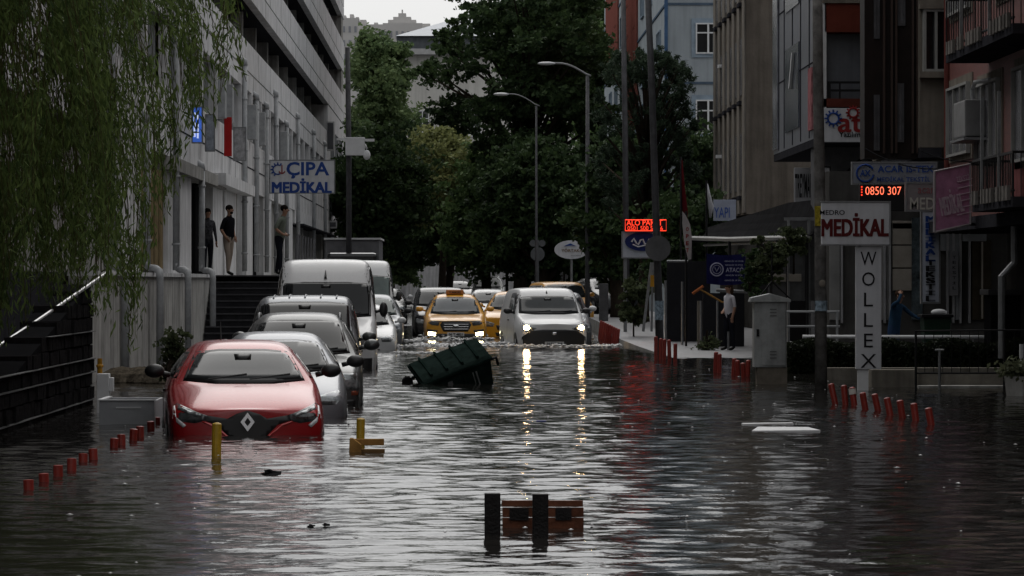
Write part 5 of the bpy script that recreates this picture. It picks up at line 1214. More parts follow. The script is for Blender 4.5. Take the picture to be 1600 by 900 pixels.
# green bin of the right pavement
t = thing('street_bin', 'dark green wheeled bin with a white bag on top beside the tall letter sign', 'bin', (XX(1465, 82), 82, 0))
a, b = P(1443, 530, 82), P(1487, 496, 82); m = MB(); m.prism_y([(a.x + .08, 0), (b.x - .08, 0), (b.x, b.z), (a.x, b.z)], 82, 82.7); m.obj('body', mat('bin_green_dark', (.012, .03, .018), .5, var=.3), t, bevel=.02)
MB().box(a.x - .04, b.x + .04, 81.95, 82.75, b.z, b.z + .06).obj('lid', M_blk, t, bevel=.015)
m = MB(); m.ell(P(1467, 488, 82.3), (.16, .14, .07)); m.obj('bag', M_white, t, smooth=True)
t = thing('dark_kiosk_box', 'large black metal box with an overhanging top at the right edge', 'box', (XX(1580, 78), 78, 0))
a, b = P(1548, 540, 78), P(1625, 458, 78); MB().box(a.x, b.x, 78, 79, 0, b.z).obj('body', M_dark, t, bevel=.02); a, b = P(1542, 461, 78), P(1630, 452, 78); MB().box(a.x, b.x, 77.8, 79.1, a.z, b.z).obj('top', M_pole, t, bevel=.02)
t = thing('flower_pot', 'grey stone flower pot with leafy plant at the right edge of the photo', 'plant pot', (XX(1592, 62), 62, 0))
m = MB(); x = XX(1594, 62); m.tube([(x, 62, -.3), (x, 62, ZZ(588, 62))], [.17, .24], 16); m.obj('pot', M_concd, t)
PLANT_AT = (x, 62, ZZ(586, 62), t)
t = thing('pale_post', 'small pale post behind the flower pot at the right edge', 'post', (XX(1598, 70), 70, 0)); pbm = MB(); pbox(pbm, 1594, 1610, 538, 600, 70, .1); pbm.obj('post', M_white, t)

# ------------------------------------------------------------ overturned container
bn = thing('waste_container', 'big dark green waste container overturned and floating in mid street', 'waste container', (XX(702, 68), 68, .0)); OFF[bn.name] = Vector()
M_bin = mat('container_green', (.012, .022, .019), .62, var=.5, scale=5)
def tap(m, z0, z1, w0, w1, d0, d1):
    lo = [m.bm.verts.new(p) for p in ((-w0, -d0, z0), (w0, -d0, z0), (w0, d0, z0), (-w0, d0, z0))]
    hi = [m.bm.verts.new(p) for p in ((-w1, -d1, z1), (w1, -d1, z1), (w1, d1, z1), (-w1, d1, z1))]
    m.bm.faces.new(lo[::-1]); m.bm.faces.new(hi)
    for i in range(4): m.bm.faces.new((lo[i], lo[(i + 1) % 4], hi[(i + 1) % 4], hi[i]))
m = MB(); tap(m, 0, .98, .52, .66, .36, .48); m.obj('body', M_bin, bn, bevel=.04)
m = MB(); m.box(-.69, .69, -.51, .51, .95, 1.02); m.obj('rim', M_bin, bn, bevel=.02)
m = MB(); m.prism([( -.50, 1.02), (-.44, 1.13), (-.2, 1.20), (.2, 1.20), (.44, 1.13), (.50, 1.02)], lambda u, v: (-.66, u, 1.02 + (v - 1.02) * .4), lambda u, v: (.66, u, 1.02 + (v - 1.02) * .4)); m.obj('lid', mat('container_lid', (.016, .026, .023), .65, var=.5, scale=6), bn, bevel=.02)
for x in (-.3, -.1, .1, .3): MB().box(x - .02, x + .02, -.475, -.36, .1, .9, Matrix.Translation((0, -.0, 0))).obj('rib', M_bin, bn)
for x in (-.22, .26):
    m = MB(); v = [m.bm.verts.new(p) for p in ((x, -.405, .25), (x + .09, -.405, .25), (x + .09, -.475, .86), (x, -.475, .86))]; m.bm.faces.new(v); bmesh.ops.solidify(m.bm, geom=m.bm.faces[:], thickness=-.012); m.obj('reflective_strip', mat('strip', (.35, .36, .36), .4, var=.4, scale=12), bn)
for x, y, z in ((-.72, -.30, .70), (-.80, .18, .86)):
    m = MB(); m.tube([(x - .02, y - .04, z), (x - .02, y + .04, z)], .10, 16); m.tube([(x, y, z), (x + .14, y, z + .04)], .035, 6); m.obj('caster', M_rubber, bn, bevel=.01)
for x in (-.45, -.15, .15, .45): MB().box(x - .02, x + .02, -.44, .44, 1.06, 1.115).obj('lid_rib', M_bin, bn)
m = MB(); m.tube([(-.70, 0, .75), (-.86, 0, .75), (-.86, .0, .6)], .03); m.tube([(.70, 0, .75), (.84, 0, .75), (.84, 0, .6)], .03); m.obj('handle', M_blk, bn)
# axis (local z) points right and slightly up; local -y (front, striped) faces the camera
xv = Vector((.92, .15, .36)).normalized(); zx = Vector((-.30, -.40, .85)); zx = (zx - xv * xv.dot(zx)).normalized(); yv = zx.cross(xv).normalized()
R_ = Matrix((xv, yv, zx)).transposed().to_4x4(); bn.matrix_world = Matrix.Translation(P(701, 561, 69.3) - zx * .98) @ R_ @ Matrix.Scale(.92, 4)

# ------------------------------------------------------------ people
M_skin = mat('skin', (.28, .16, .11), .55, var=.08); M_hair = mat('hair_dark', (.012, .010, .009), .6); M_hairb = mat('hair_brown', (.045, .028, .02), .6)
def person(label, loc, rz, J, cloth, hair, longhair=False, shoes=None):
    """J: joint -> (x, y, z, radius) in metres, facing -Y; cloth: list of (material, set of bones)"""
    root = thing('person', label, 'person', loc, None, math.radians(rz)); OFF[root.name] = Vector()
    E = [('pelvis', 'waist'), ('waist', 'chest'), ('chest', 'neckb'), ('neckb', 'neck'), ('neck', 'jaw'), ('jaw', 'head'), ('head', 'crown')]
    for s in 'LR': E += [('chest', 'sh' + s), ('sh' + s, 'el' + s), ('el' + s, 'wr' + s), ('wr' + s, 'palm' + s), ('pelvis', 'hip' + s), ('hip' + s, 'kn' + s), ('kn' + s, 'an' + s), ('an' + s, 'toe' + s)]
    J = dict(J)
    for s, sg_ in (('L', -1), ('R', 1)):
        w_, p_ = Vector(J['wr' + s][:3]), Vector(J['palm' + s][:3]); d = (p_ - w_).normalized(); lat = Vector((0, 1, 0)) if abs(d.y) < .7 else Vector((1, 0, 0)); lat = (lat - d * lat.dot(d)).normalized(); nn = d.cross(lat)
        for k, off in enumerate((-.030, -.010, .010, .030)):
            ln = (.065, .078, .072, .055)[k]; b0 = p_ + lat * off + d * .02; b1 = b0 + d * ln * .55 + nn * .008 * sg_; b2 = b1 + d * ln * .4 + nn * .02 * sg_
            for n_, v_, r_2 in (('a', b0, .010), ('b', b1, .0088), ('c', b2, .007)): J['f%d%s%s' % (k, n_, s)] = (*v_, r_2)
            E += [('palm' + s, 'f%da%s' % (k, s)), ('f%da%s' % (k, s), 'f%db%s' % (k, s)), ('f%db%s' % (k, s), 'f%dc%s' % (k, s))]
        t0 = w_.lerp(p_, .45) - lat * .03; t1 = t0 + d * .04 - lat * .025
        J['ta' + s] = (*t0, .011); J['tb' + s] = (*t1, .009); E += [('wr' + s, 'ta' + s), ('ta' + s, 'tb' + s)]
    names = list(J); idx = {n_: i for i, n_ in enumerate(names)}
    me = bpy.data.meshes.new('b'); me.from_pydata([J[n_][:3] for n_ in names], [(idx[a], idx[b]) for a, b in E], [])
    ob = bpy.data.objects.new('b', me); COL.objects.link(ob)
    sk = ob.modifiers.new('s', 'SKIN'); sk.use_smooth_shade = True
    for i, n_ in enumerate(names): r = J[n_][3]; me.skin_vertices[0].data[i].radius = (r, r * (J[n_][4] if len(J[n_]) > 4 else 1)); me.skin_vertices[0].data[i].use_root = (n_ == 'pelvis')
    ob.modifiers.new('u', 'SUBSURF').levels = 1
    dg = bpy.context.evaluated_depsgraph_get(); m2 = bpy.data.meshes.new_from_object(ob.evaluated_get(dg)); bpy.data.objects.remove(ob); bpy.data.meshes.remove(me)
    mats = []; bm_of = {}
    for mt, bones in cloth:
        if mt not in mats: mats.append(mt)
        for b_ in bones: bm_of[b_] = mats.index(mt)
    segs = [(Vector(J[a][:3]), Vector(J[b][:3]), a, b) for a, b in E]
    for p in m2.polygons:
        c = p.center; best = None
        for a, b, na, nb in segs:
            ab = b - a; t = max(0, min(1, (c - a).dot(ab) / max(ab.length_squared, 1e-9))); q = a + ab * t; d = (c - q).length - (J[na][3] * (1 - t) + J[nb][3] * t)
            if best is None or d < best[0]: best = (d, na, nb, t)
        _, na, nb, t = best
        key = None
        for k_ in (na + '>' + nb, nb, na):
            if k_ in bm_of: key = bm_of[k_]; break
        if na.startswith('sh') and nb.startswith('el') and t > .62 and 'shortsleeve' in J.get('opts', ''): key = bm_of['skin']
        p.material_index = key if key is not None else bm_of['skin']
        p.use_smooth = True
    o = link_mesh('body', m2, mats, root)
    hd = Vector(J['head'][:3]); fr = Vector(J['face'][:3]) if 'face' in J else Vector((0, -1, 0))
    return root, o
def stand(h=1.75, lean=0.0, armL='down', armR='down', step=.09):
    s = h / 1.75
    J = {'pelvis': (0, 0, .94, .125), 'waist': (0, .0 - lean * .2, 1.08, .13), 'chest': (0, -lean * .5, 1.30, .145), 'neckb': (0, -lean * .8, 1.46, .075), 'neck': (0, -lean * .9 - .005, 1.52, .055), 'jaw': (0, -lean - .02, 1.575, .07), 'head': (0, -lean - .012, 1.65, .088, 1.12), 'crown': (0, -lean + .0, 1.71, .065)}
    for q, sg in (('L', -1), ('R', 1)):
        J['sh' + q] = (sg * .17, -lean * .6, 1.42, .06); arm = armL if q == 'L' else armR
        if arm == 'down': J['el' + q] = (sg * .23, .02 - lean * .6, 1.14, .045); J['wr' + q] = (sg * .235, -.05 - lean * .6, .90, .030); J['palm' + q] = (sg * .23, -.06 - lean * .6, .83, .034)
        if arm == 'pocket': J['el' + q] = (sg * .26, .06 - lean * .4, 1.15, .045); J['wr' + q] = (sg * .20, -.05, .96, .032); J['palm' + q] = (sg * .17, -.085, .91, .036)
        if arm == 'hip': J['el' + q] = (sg * .30, .10 - lean * .6, 1.17, .045); J['wr' + q] = (sg * .17, -.06 - lean * .4, 1.04, .032); J['palm' + q] = (sg * .12, -.12 - lean * .4, 1.02, .036)
        if arm == 'head': J['el' + q] = (sg * .30, -.16 - lean, 1.50, .045); J['wr' + q] = (sg * .15, -.14 - lean, 1.66, .030); J['palm' + q] = (sg * .10, -.08 - lean, 1.71, .034)
        if arm == 'out': J['el' + q] = (sg * .30, -.12 - lean, 1.22, .045); J['wr' + q] = (sg * .34, -.34 - lean, 1.12, .030); J['palm' + q] = (sg * .34, -.41 - lean, 1.11, .034)
        st_ = step * (1 if q == 'L' else -1)
        J['hip' + q] = (sg * .095, 0, .88, .10); J['kn' + q] = (sg * .10, -.02 - st_ * .5, .50, .068); J['an' + q] = (sg * .105, .02 - st_, .09, .046); J['toe' + q] = (sg * .12, -.15 - st_, .035, .038)
    return {k: tuple([v[0] * s, v[1] * s, v[2] * s, v[3] * s] + list(v[4:])) for k, v in J.items()}
def clothes(top, legs, shoe, skin=M_skin, sleeve='short'):
    t = ['waist', 'chest', 'neckb', 'chest>neckb', 'shL', 'shR', 'chest>shL', 'chest>shR', 'shL>elL', 'shR>elR', 'pelvis>waist'] + (['elL>wrL', 'elR>wrR'] if sleeve == 'long' else [])
    l = ['pelvis', 'hipL', 'hipR', 'pelvis>hipL', 'pelvis>hipR', 'hipL>knL', 'hipR>knR', 'knL>anL', 'knR>anR']
    s = ['anL>toeL', 'anR>toeR']
    return [(skin, ['skin', 'jaw', 'head', 'crown', 'neck', 'neckb>neck']), (top, t), (legs, l), (shoe, s)]
def face_hair(root, J, hairm, long=False, beard=False):
    h = Vector(J['head'][:3]); r = J['head'][3]
    m = MB(); m.ell(h + Vector((0, r * .22, r * .35)), (r * 1.06, r * 1.12, r * .98), n=16)
    if long: m.ell(h + Vector((0, r * .75, -r * .9)), (r * 1.15, r * .75, r * 1.9), n=14)
    if beard: m.ell(h + Vector((0, -r * .55, -r * .95)), (r * .62, r * .45, r * .42), n=12)
    m.obj('hair', hairm, root, smooth=True)
    m = MB()
    for s in (-1, 1): m.ell(h + Vector((s * r * .38, -r * .98, -r * .05)), (r * .12, r * .07, r * .08), n=8)
    m.obj('eyes', M_blk, root)
    m = MB(); m.ell(h + Vector((0, -r * 1.12, -r * .30)), (r * .15, r * .2, r * .25), n=10)
    for s in (-1, 1): m.ell(h + Vector((s * r * 1.0, r * .02, -r * .2)), (r * .12, r * .2, r * .3), n=10)
    m.obj('nose_and_ears', M_skin, root, smooth=True)
    m = MB(); m.ell(h + Vector((0, -r * .93, -r * .72)), (r * .30, r * .12, r * .07), n=8); m.obj('mouth', mat('lips', (.18, .07, .06), .5), root)
Mb = mat('black_tee', (.010, .010, .012), .8, var=.15); Mbe = mat('beige_trousers', (.26, .215, .18), .8, var=.2); Mdk = mat('dark_jeans', (.014, .015, .02), .8); Mgr = mat('grey_green_tee', (.13, .145, .12), .8, var=.15)
Msh = mat('dark_shoe', (.01, .01, .01), .5); Mwh = mat('white_shirt', (.44, .43, .46), .8, var=.1); Mblu = mat('blue_top', (.025, .055, .10), .8, var=.2); Mjean = mat('blue_jeans', (.03, .055, .11), .8, var=.2); Mws = mat('white_shoe', (.45, .45, .45), .6)
Yl = 104.5
J = stand(1.77, .03, 'pocket', 'pocket', .08); r_, o = person('bearded man in black t-shirt and beige trousers, hands in pockets on the terrace', (XX(357, Yl), Yl, 1.845), 58, J, clothes(Mb, Mbe, Msh), M_hair); face_hair(r_, J, M_hair, beard=True)
J = stand(1.77, .14, 'hip', 'hip', .08); r_, o = person('man in grey-green t-shirt and dark trousers leaning forward to look down the street', (XX(436, Yl), Yl, 1.845), 78, J, clothes(Mgr, Mdk, Msh), M_hair); face_hair(r_, J, M_hair)
J = stand(1.72, .02, 'down', 'down', .05); r_, o = person('figure in dark patterned clothes in the doorway left of the bearded man', (XX(323, 106), 106.2, 1.845), 30, J, clothes(mat('pattern_dark', (.05, .05, .055), .8, var=.9, scale=18), Mdk, Msh, sleeve='long'), M_hair); face_hair(r_, J, M_hair)
J = stand(1.62, .02, 'hip', 'down', .05); r_, o = person('woman with long brown hair, white shirt and black trousers, standing on the right pavement', (XX(1140, 100), 100, .03), -60, J, clothes(Mwh, Mdk, Msh), M_hairb); face_hair(r_, J, M_hairb, long=True)
J = stand(1.78, .05, 'out', 'down', .10); r_, o = person('man in black clothes and pale shoes, back to the pylon sign, on the right', (XX(1322, 88), 88, .01), -75, J, clothes(Mb, Mdk, Mws, sleeve='long'), M_hair); face_hair(r_, J, M_hair)
J = stand(1.62, .16, 'head', 'out', .05); r_, o = person('woman in blue top and jeans, one hand at her head, right of the pylon sign', (XX(1396, 84), 84, -.1), 50, J, clothes(Mblu, Mjean, Msh, sleeve='long'), M_hairb); face_hair(r_, J, M_hairb)
# ------------------------------------------------------------ vegetation
def leaf_mesh(name, C, size, m, parent=None, origin=None, elong=1.6, down=0.0, rg=None, axis=None, flat=0.0):
    rg = rg or RNG; n = len(C)
    if axis is None:
        d = rg.normal(size=(n, 3)); d[:, 2] -= down
    else: d = axis + rg.normal(size=(n, 3)) * .35
    d /= np.linalg.norm(d, axis=1)[:, None]
    q = rg.normal(size=(n, 3)); 
    q -= d * (q * d).sum(1)[:, None]; q /= np.linalg.norm(q, axis=1)[:, None]
    if flat: q[:, 2] *= (1 - flat); q -= d * (q * d).sum(1)[:, None]; q /= np.linalg.norm(q, axis=1)[:, None]
    s = size * (.6 + .8 * rg.random(n))[:, None]
    a = C - d * s * elong / 2; b = C + q * s / 2; c = C + d * s * elong / 2; e = C - q * s / 2
    co = np.stack([a, b, c, e], 1).reshape(-1, 3)
    if parent is not None: co -= np.array(OFF.get(parent.name, Vector()))
    me = bpy.data.meshes.new(name); me.vertices.add(n * 4); me.vertices.foreach_set('co', co.astype(np.float32).ravel())
    me.loops.add(n * 4); me.loops.foreach_set('vertex_index', np.arange(n * 4, dtype=np.int32))
    me.polygons.add(n); me.polygons.foreach_set('loop_start', np.arange(0, n * 4, 4, dtype=np.int32))
    me.update(calc_edges=True)
    at = me.attributes.new('leafrand', 'FLOAT', 'FACE'); at.data.foreach_set('value', rg.random(n).astype(np.float32))
    me.materials.append(m); o = bpy.data.objects.new(name, me); COL.objects.link(o)
    if parent is not None: o.parent = parent; OFF[o.name] = OFF.get(parent.name, Vector())
    return o
def tree(name, label, cat, base, crown_fn, ncl, nleaf, lsize, clr, m, trunk_r=.2, trunk_top=None, seed=1, clflat=.6, limbs=26, group=None, elong=1.5, trunkm=None):
    """crown_fn(rg) -> cluster centre"""
    rg = np.random.default_rng(seed); t = thing(name, label, cat, base, group); base = Vector(base)
    cl = np.array([crown_fn(rg) for _ in range(ncl)])
    top = Vector(trunk_top); tm = MB(); mid = base.lerp(top, .5) + Vector((rg.normal() * .15, rg.normal() * .15, 0))
    tm.tube([base - Vector((0, 0, .4)), base + Vector((0, 0, .5)), mid, top], [trunk_r * 1.3, trunk_r, trunk_r * .7, trunk_r * .2], 10)
    for k in rg.choice(ncl, min(limbs, ncl), replace=False):
        c = Vector(cl[k]); f = min(.95, max(.15, (c.z - base.z) / max(top.z - base.z, .1) * .8 - .12)); s = base.lerp(top, f) if f > .5 else base.lerp(mid, f * 2) 
        s = base.lerp(mid, f * 2) if f < .5 else mid.lerp(top, f * 2 - 1)
        mm = s.lerp(c, .5) + Vector((0, 0, (c - s).length * .10)); r0 = trunk_r * (1 - f) * .5 + .02
        tm.tube([s, mm, c], [r0, r0 * .6, .012], 6)
    tm.obj('trunk', trunkm or M_trunk, t, smooth=True)
    w_ = rg.random(ncl) + .4; idx = rg.choice(ncl, nleaf, p=w_ / w_.sum())
    g = rg.normal(size=(nleaf, 3)) * .5; g[:, 2] *= clflat
    rad = (clr * (.6 + .8 * rg.random(ncl)))[idx][:, None]
    # twig streaks within clusters : sub clusters
    sub = rg.normal(size=(ncl, 9, 3)) * .55; sub[:, :, 2] *= clflat; si = rg.integers(0, 9, nleaf)
    C = cl[idx] + sub[idx, si] * rad + g * rad * .42
    leaf_mesh('crown', C, lsize, m, t, rg=rg, elong=elong)
    return t
L_dark = leafmat('leaf_dark', (0.019, 0.036, 0.017), (0.055, 0.089, 0.032), .5)
L_mid = leafmat('leaf_mid', (0.039, 0.074, 0.029), (0.114, 0.176, 0.061), .6)
L_pop = leafmat('leaf_poplar', (0.046, 0.083, 0.034), (0.145, 0.199, 0.083), .5)
L_yel = leafmat('leaf_yellow', (0.073, 0.094, 0.036), (0.244, 0.259, 0.097), .6)
L_pine = leafmat('leaf_pine', (0.016, 0.030, 0.019), (0.046, 0.070, 0.042), .8)
L_wil = leafmat('leaf_willow', (.028, .052, .015), (.14, .195, .055), 1.6)
L_bush = leafmat('leaf_bush', (0.034, 0.047, 0.024), (0.095, 0.115, 0.054), 2)
def ellipsoid(c, r, pw=.45, hollow=0):
    c = np.array(c); r = np.array(r)
    def f(rg):
        d = rg.normal(size=3); d /= np.linalg.norm(d); return c + d * r * (hollow + (1 - hollow) * rg.random() ** pw)
    return f
def pxell(px, py, rx, ry, Y, ry_d=None):
    s = Y / F; c = P(px, py, Y); return ellipsoid(c, (rx * s, (ry_d or rx * s), ry * s))
# poplar, left of the middle
def pop(rg):
    z = rg.random(); y = 60 + 380 * z; Y = 235 + rg.normal() * 1.2
    half = np.interp(y, [60, 75, 110, 200, 260, 330, 440], [2, 14, 30, 46, 62, 60, 50]); cx = np.interp(y, [60, 110, 200, 300, 440], [578, 582, 590, 600, 600])
    return np.array(P(cx + half * rg.uniform(-1, 1) * (.5 + .5 * rg.random()), y, Y)) + np.array([0, rg.normal() * 1.0, 0])
tree('poplar_tree', 'tall narrow green poplar between the left office block and the cream building', 'tree', (XX(588, 235), 235, .3), pop, 300, 60000, .17, .75, L_pop, .28, (XX(580, 235), 235, ZZ(75, 235)), 2)
tree('poplar_tree', 'second narrower spire of green leaves just right of the tall poplar', 'tree', (XX(612, 238), 238, .3), lambda rg: np.array(P(612 + np.interp((y := rg.uniform(70, 300)), [70, 100, 300], [3, 14, 26]) * rg.uniform(-1, 1) + (y - 70) * .02, y, 238 + rg.normal())), 80, 14000, .17, .6, L_pop, .2, (XX(612, 238), 238, ZZ(85, 238)), 12)
# dense dark trees behind the parked vans
tree('broadleaf_tree', 'dark leafy tree low behind the camera pole, left of the end wall', 'tree', (XX(585, 205), 205, .2), lambda rg: pxell(590, 300, 62, 95, 205, 3)(rg), 150, 42000, .16, .9, L_dark, .25, (XX(585, 205), 205, ZZ(230, 205)), 3)
tree('broadleaf_tree', 'yellow-green bushy tree in the centre in front of the cream building', 'tree', (XX(690, 225), 225, .4), lambda rg: pxell(682, 275, 62, 72, 225, 2.5)(rg), 130, 34000, .16, .9, L_yel, .22, (XX(690, 225), 225, ZZ(220, 225)), 4)
tree('broadleaf_tree', 'dark tree filling the middle just above the pale end wall', 'tree', (XX(700, 232), 232, .4), lambda rg: pxell(700, 350, 95, 62, 232, 3)(rg), 150, 36000, .16, .9, L_dark, .25, (XX(705, 232), 232, ZZ(300, 232)), 5)
# the big tree
def big(rg):
    while True:
        x = rg.uniform(640, 985); y = rg.uniform(-70, 330)
        left = np.interp(y, [-70, 20, 60, 120, 180, 230, 330], [720, 700, 690, 655, 690, 730, 760]); right = np.interp(y, [-70, 60, 140, 330], [900, 935, 945, 960])
        if left < x < right:
            if x < 760 and y > 0 and rg.random() < .35: continue
            return np.array(P(x, y, 188 + rg.normal() * 2.6))
tree('broadleaf_tree', 'huge dark spreading tree in the centre reaching the top of the photo', 'tree', (XX(815, 188), 188, .4), big, 250, 60000, .155, .72, L_dark, .42, (XX(820, 188), 188, ZZ(-30, 188)), 6, clflat=.5, limbs=70)
tree('broadleaf_tree', 'mid green tree crown rising behind the near lamp arm', 'tree', (XX(880, 200), 200, .4), lambda rg: pxell(868, 60, 75, 110, 200, 3)(rg), 130, 34000, .16, .8, L_mid, .3, (XX(875, 200), 200, ZZ(0, 200)), 7)
tree('broadleaf_tree', 'dense dark tree behind the oval sign, its leaves down to the cars', 'tree', (XX(850, 175), 175, .2), lambda rg: pxell(850, 330, 95, 110, 176, 3)(rg), 220, 60000, .15, .75, L_dark, .3, (XX(850, 176), 176, ZZ(250, 176)), 8)
tree('broadleaf_tree', 'green tree with lighter leaves left of the middle street lamp', 'tree', (XX(760, 195), 195, .3), lambda rg: pxell(765, 330, 60, 95, 195, 2.6)(rg), 130, 36000, .155, .75, L_mid, .25, (XX(765, 195), 195, ZZ(260, 195)), 9)
tree('broadleaf_tree', 'dark tree behind the LED sign and the tall plain pole', 'tree', (XX(965, 150), 150, .4), lambda rg: pxell(970, 330, 58, 120, 151, 2.2)(rg), 170, 46000, .13, .65, L_dark, .25, (XX(965, 151), 151, ZZ(230, 151)), 10)
# pine
def pinef(rg):
    while True:
        y = rg.uniform(85, 330); half = np.interp(y, [85, 130, 200, 260, 330], [42, 80, 78, 80, 70]); x = 1010 + half * rg.uniform(-1, 1)
        if x > 1030 or rg.random() < .75: return np.array(P(x, y, 138 + rg.normal() * 1.2))
tree('pine_tree', 'dark open pine with tufted needles in front of the pale blue building', 'tree', (XX(1005, 138), 138, .3), pinef, 120, 42000, .035, .26, L_pine, .2, (XX(1008, 138), 138, ZZ(95, 138)), 11, clflat=.9, limbs=110, elong=5)
tree('broadleaf_tree', 'small dark leafy tree right of the pine beside the concrete building', 'tree', (XX(1095, 142), 142, .4), lambda rg: pxell(1100, 262, 26, 50, 142, 1.2)(rg), 50, 9000, .13, .55, L_dark, .12, (XX(1098, 142), 142, ZZ(220, 142)), 13)
tree('broadleaf_tree', 'dark shrubby tree behind the feather banner and the furled flags', 'tree', (XX(1060, 128), 128, .4), lambda rg: pxell(1065, 370, 45, 70, 128, 1.4)(rg), 80, 20000, .12, .6, L_dark, .12, (XX(1060, 128), 128, ZZ(320, 128)), 14)
# dark backing trees further left/right to close gaps at street level
tree('broadleaf_tree', 'low dark tree beyond the gate post, behind the oval sign post', 'tree', (XX(900, 215), 215, .5), lambda rg: pxell(905, 400, 90, 55, 215, 2.5)(rg), 130, 30000, .17, .85, L_dark, .2, (XX(900, 215), 215, ZZ(380, 215)), 15)
tree('broadleaf_tree', 'distant mid green treetop behind the big tree and left of the blue building', 'tree', (XX(930, 240), 240, .5), lambda rg: pxell(935, 130, 45, 150, 240, 2.5)(rg), 110, 24000, .19, .9, L_mid, .2, (XX(930, 240), 240, ZZ(40, 240)), 16)
tree('unseen_shade_tree', 'unseen plane tree added above the frame to shade the right pavement and pylon sign', 'tree', (10.5, 50, -.2), lambda rg: ellipsoid((8.6, 56, 9.6), (4.0, 13, 2.6))(rg), 70, 12000, .16, 1.0, L_mid, .22, (10.3, 50, 9), 41)  # out-of-view crown, added to darken the right side and its water reflections
# saplings / shrubs
def shrub(name, label, px, py0, py1, half, Y, n, ls, m, seed, parent=None, z0=None):
    s = Y / F; c = P(px, (py0 + py1) / 2, Y); zb_ = ZZ(py1, Y) if z0 is None else z0
    return tree(name, label, 'plant', (c.x, Y, zb_), ellipsoid(c, (half * s, half * s, (py1 - py0) / 2 * s)), 26, n, ls, .13, m, .02, (c.x, Y, c.z), seed, limbs=20)
shrub('shrub', 'thin leafy shrub against the white wall left of the red car', 274, 508, 610, 20, 66, 1500, .055, L_bush, 21)
shrub('shrub', 'slanting sapling with long leaves beside the leaning grey boards', 990, 430, 510, 26, 113, 4500, .09, L_bush, 22)
shrub('shrub', 'small green shrub behind the grey cabinet under the awning', 1205, 365, 440, 30, 90, 3500, .06, L_bush, 23)
shrub('shrub', 'climbing greenery beside the purple banner', 1180, 385, 470, 14, 97, 2500, .06, L_dark, 24)
shrub('weed_clump', 'clump of weeds at the foot of the rail beside the woman', 1105, 525, 548, 16, 100, 1200, .04, L_bush, 25)
shrub('shrub', 'green leafy bush by the shop front behind the thick street pole', 1240, 350, 400, 20, 91, 2200, .05, L_bush, 26)
# potted plant at right edge
x, y_, z_, pot = PLANT_AT
rg = np.random.default_rng(5); C = np.array([x, y_, z_ + .08]) + rg.normal(size=(900, 3)) * np.array([.14, .12, .06])
leaf_mesh('foliage', C, .05, leafmat('leaf_pot', (.05, .06, .035), (.13, .14, .08), 3), pot, rg=rg)
# hedge along the right
rg = np.random.default_rng(9); Yh = 77; xa, xb = XX(1228, Yh), XX(1640, Yh)
hd = thing('hedge', 'very dark clipped hedge in a long low row behind the planter wall', 'hedge', ((xa + xb) / 2, Yh, 0))
MB().box(xa + .1, xb, Yh + .15, Yh + .7, -.2, ZZ(535, Yh) - .1).obj('stems', mat('hedge_core', (.010, .011, .008), .95, var=.4, scale=20), hd)
n = 22000; C = np.stack([rg.uniform(xa, xb, n), rg.uniform(Yh, Yh + .9, n), rg.uniform(0, ZZ(533, Yh), n)], 1)
C[:, 2] += .05 * np.sin(C[:, 0] * 5); 
leaf_mesh('foliage', C, .045, leafmat('leaf_hedge', (.008, .012, .007), (.022, .028, .014), 3), hd, rg=rg)
# debris mound against the wall
m = MB(); c0 = P(222, 600, 70)
for k in range(7): m.ell(Vector((c0.x + random.uniform(-.4, .5), 70 + random.uniform(-.5, .5), -.05)), (.45, .6, .32), n=12)
tag(m.obj('rubble_mound', mat('rubble', (.10, .085, .065), .95, var=.7, scale=9, bump=1, bscale=25), None, origin=(c0.x, 70, 0)), 'low brown mound of rubble and leaves against the white wall', 'rubble')
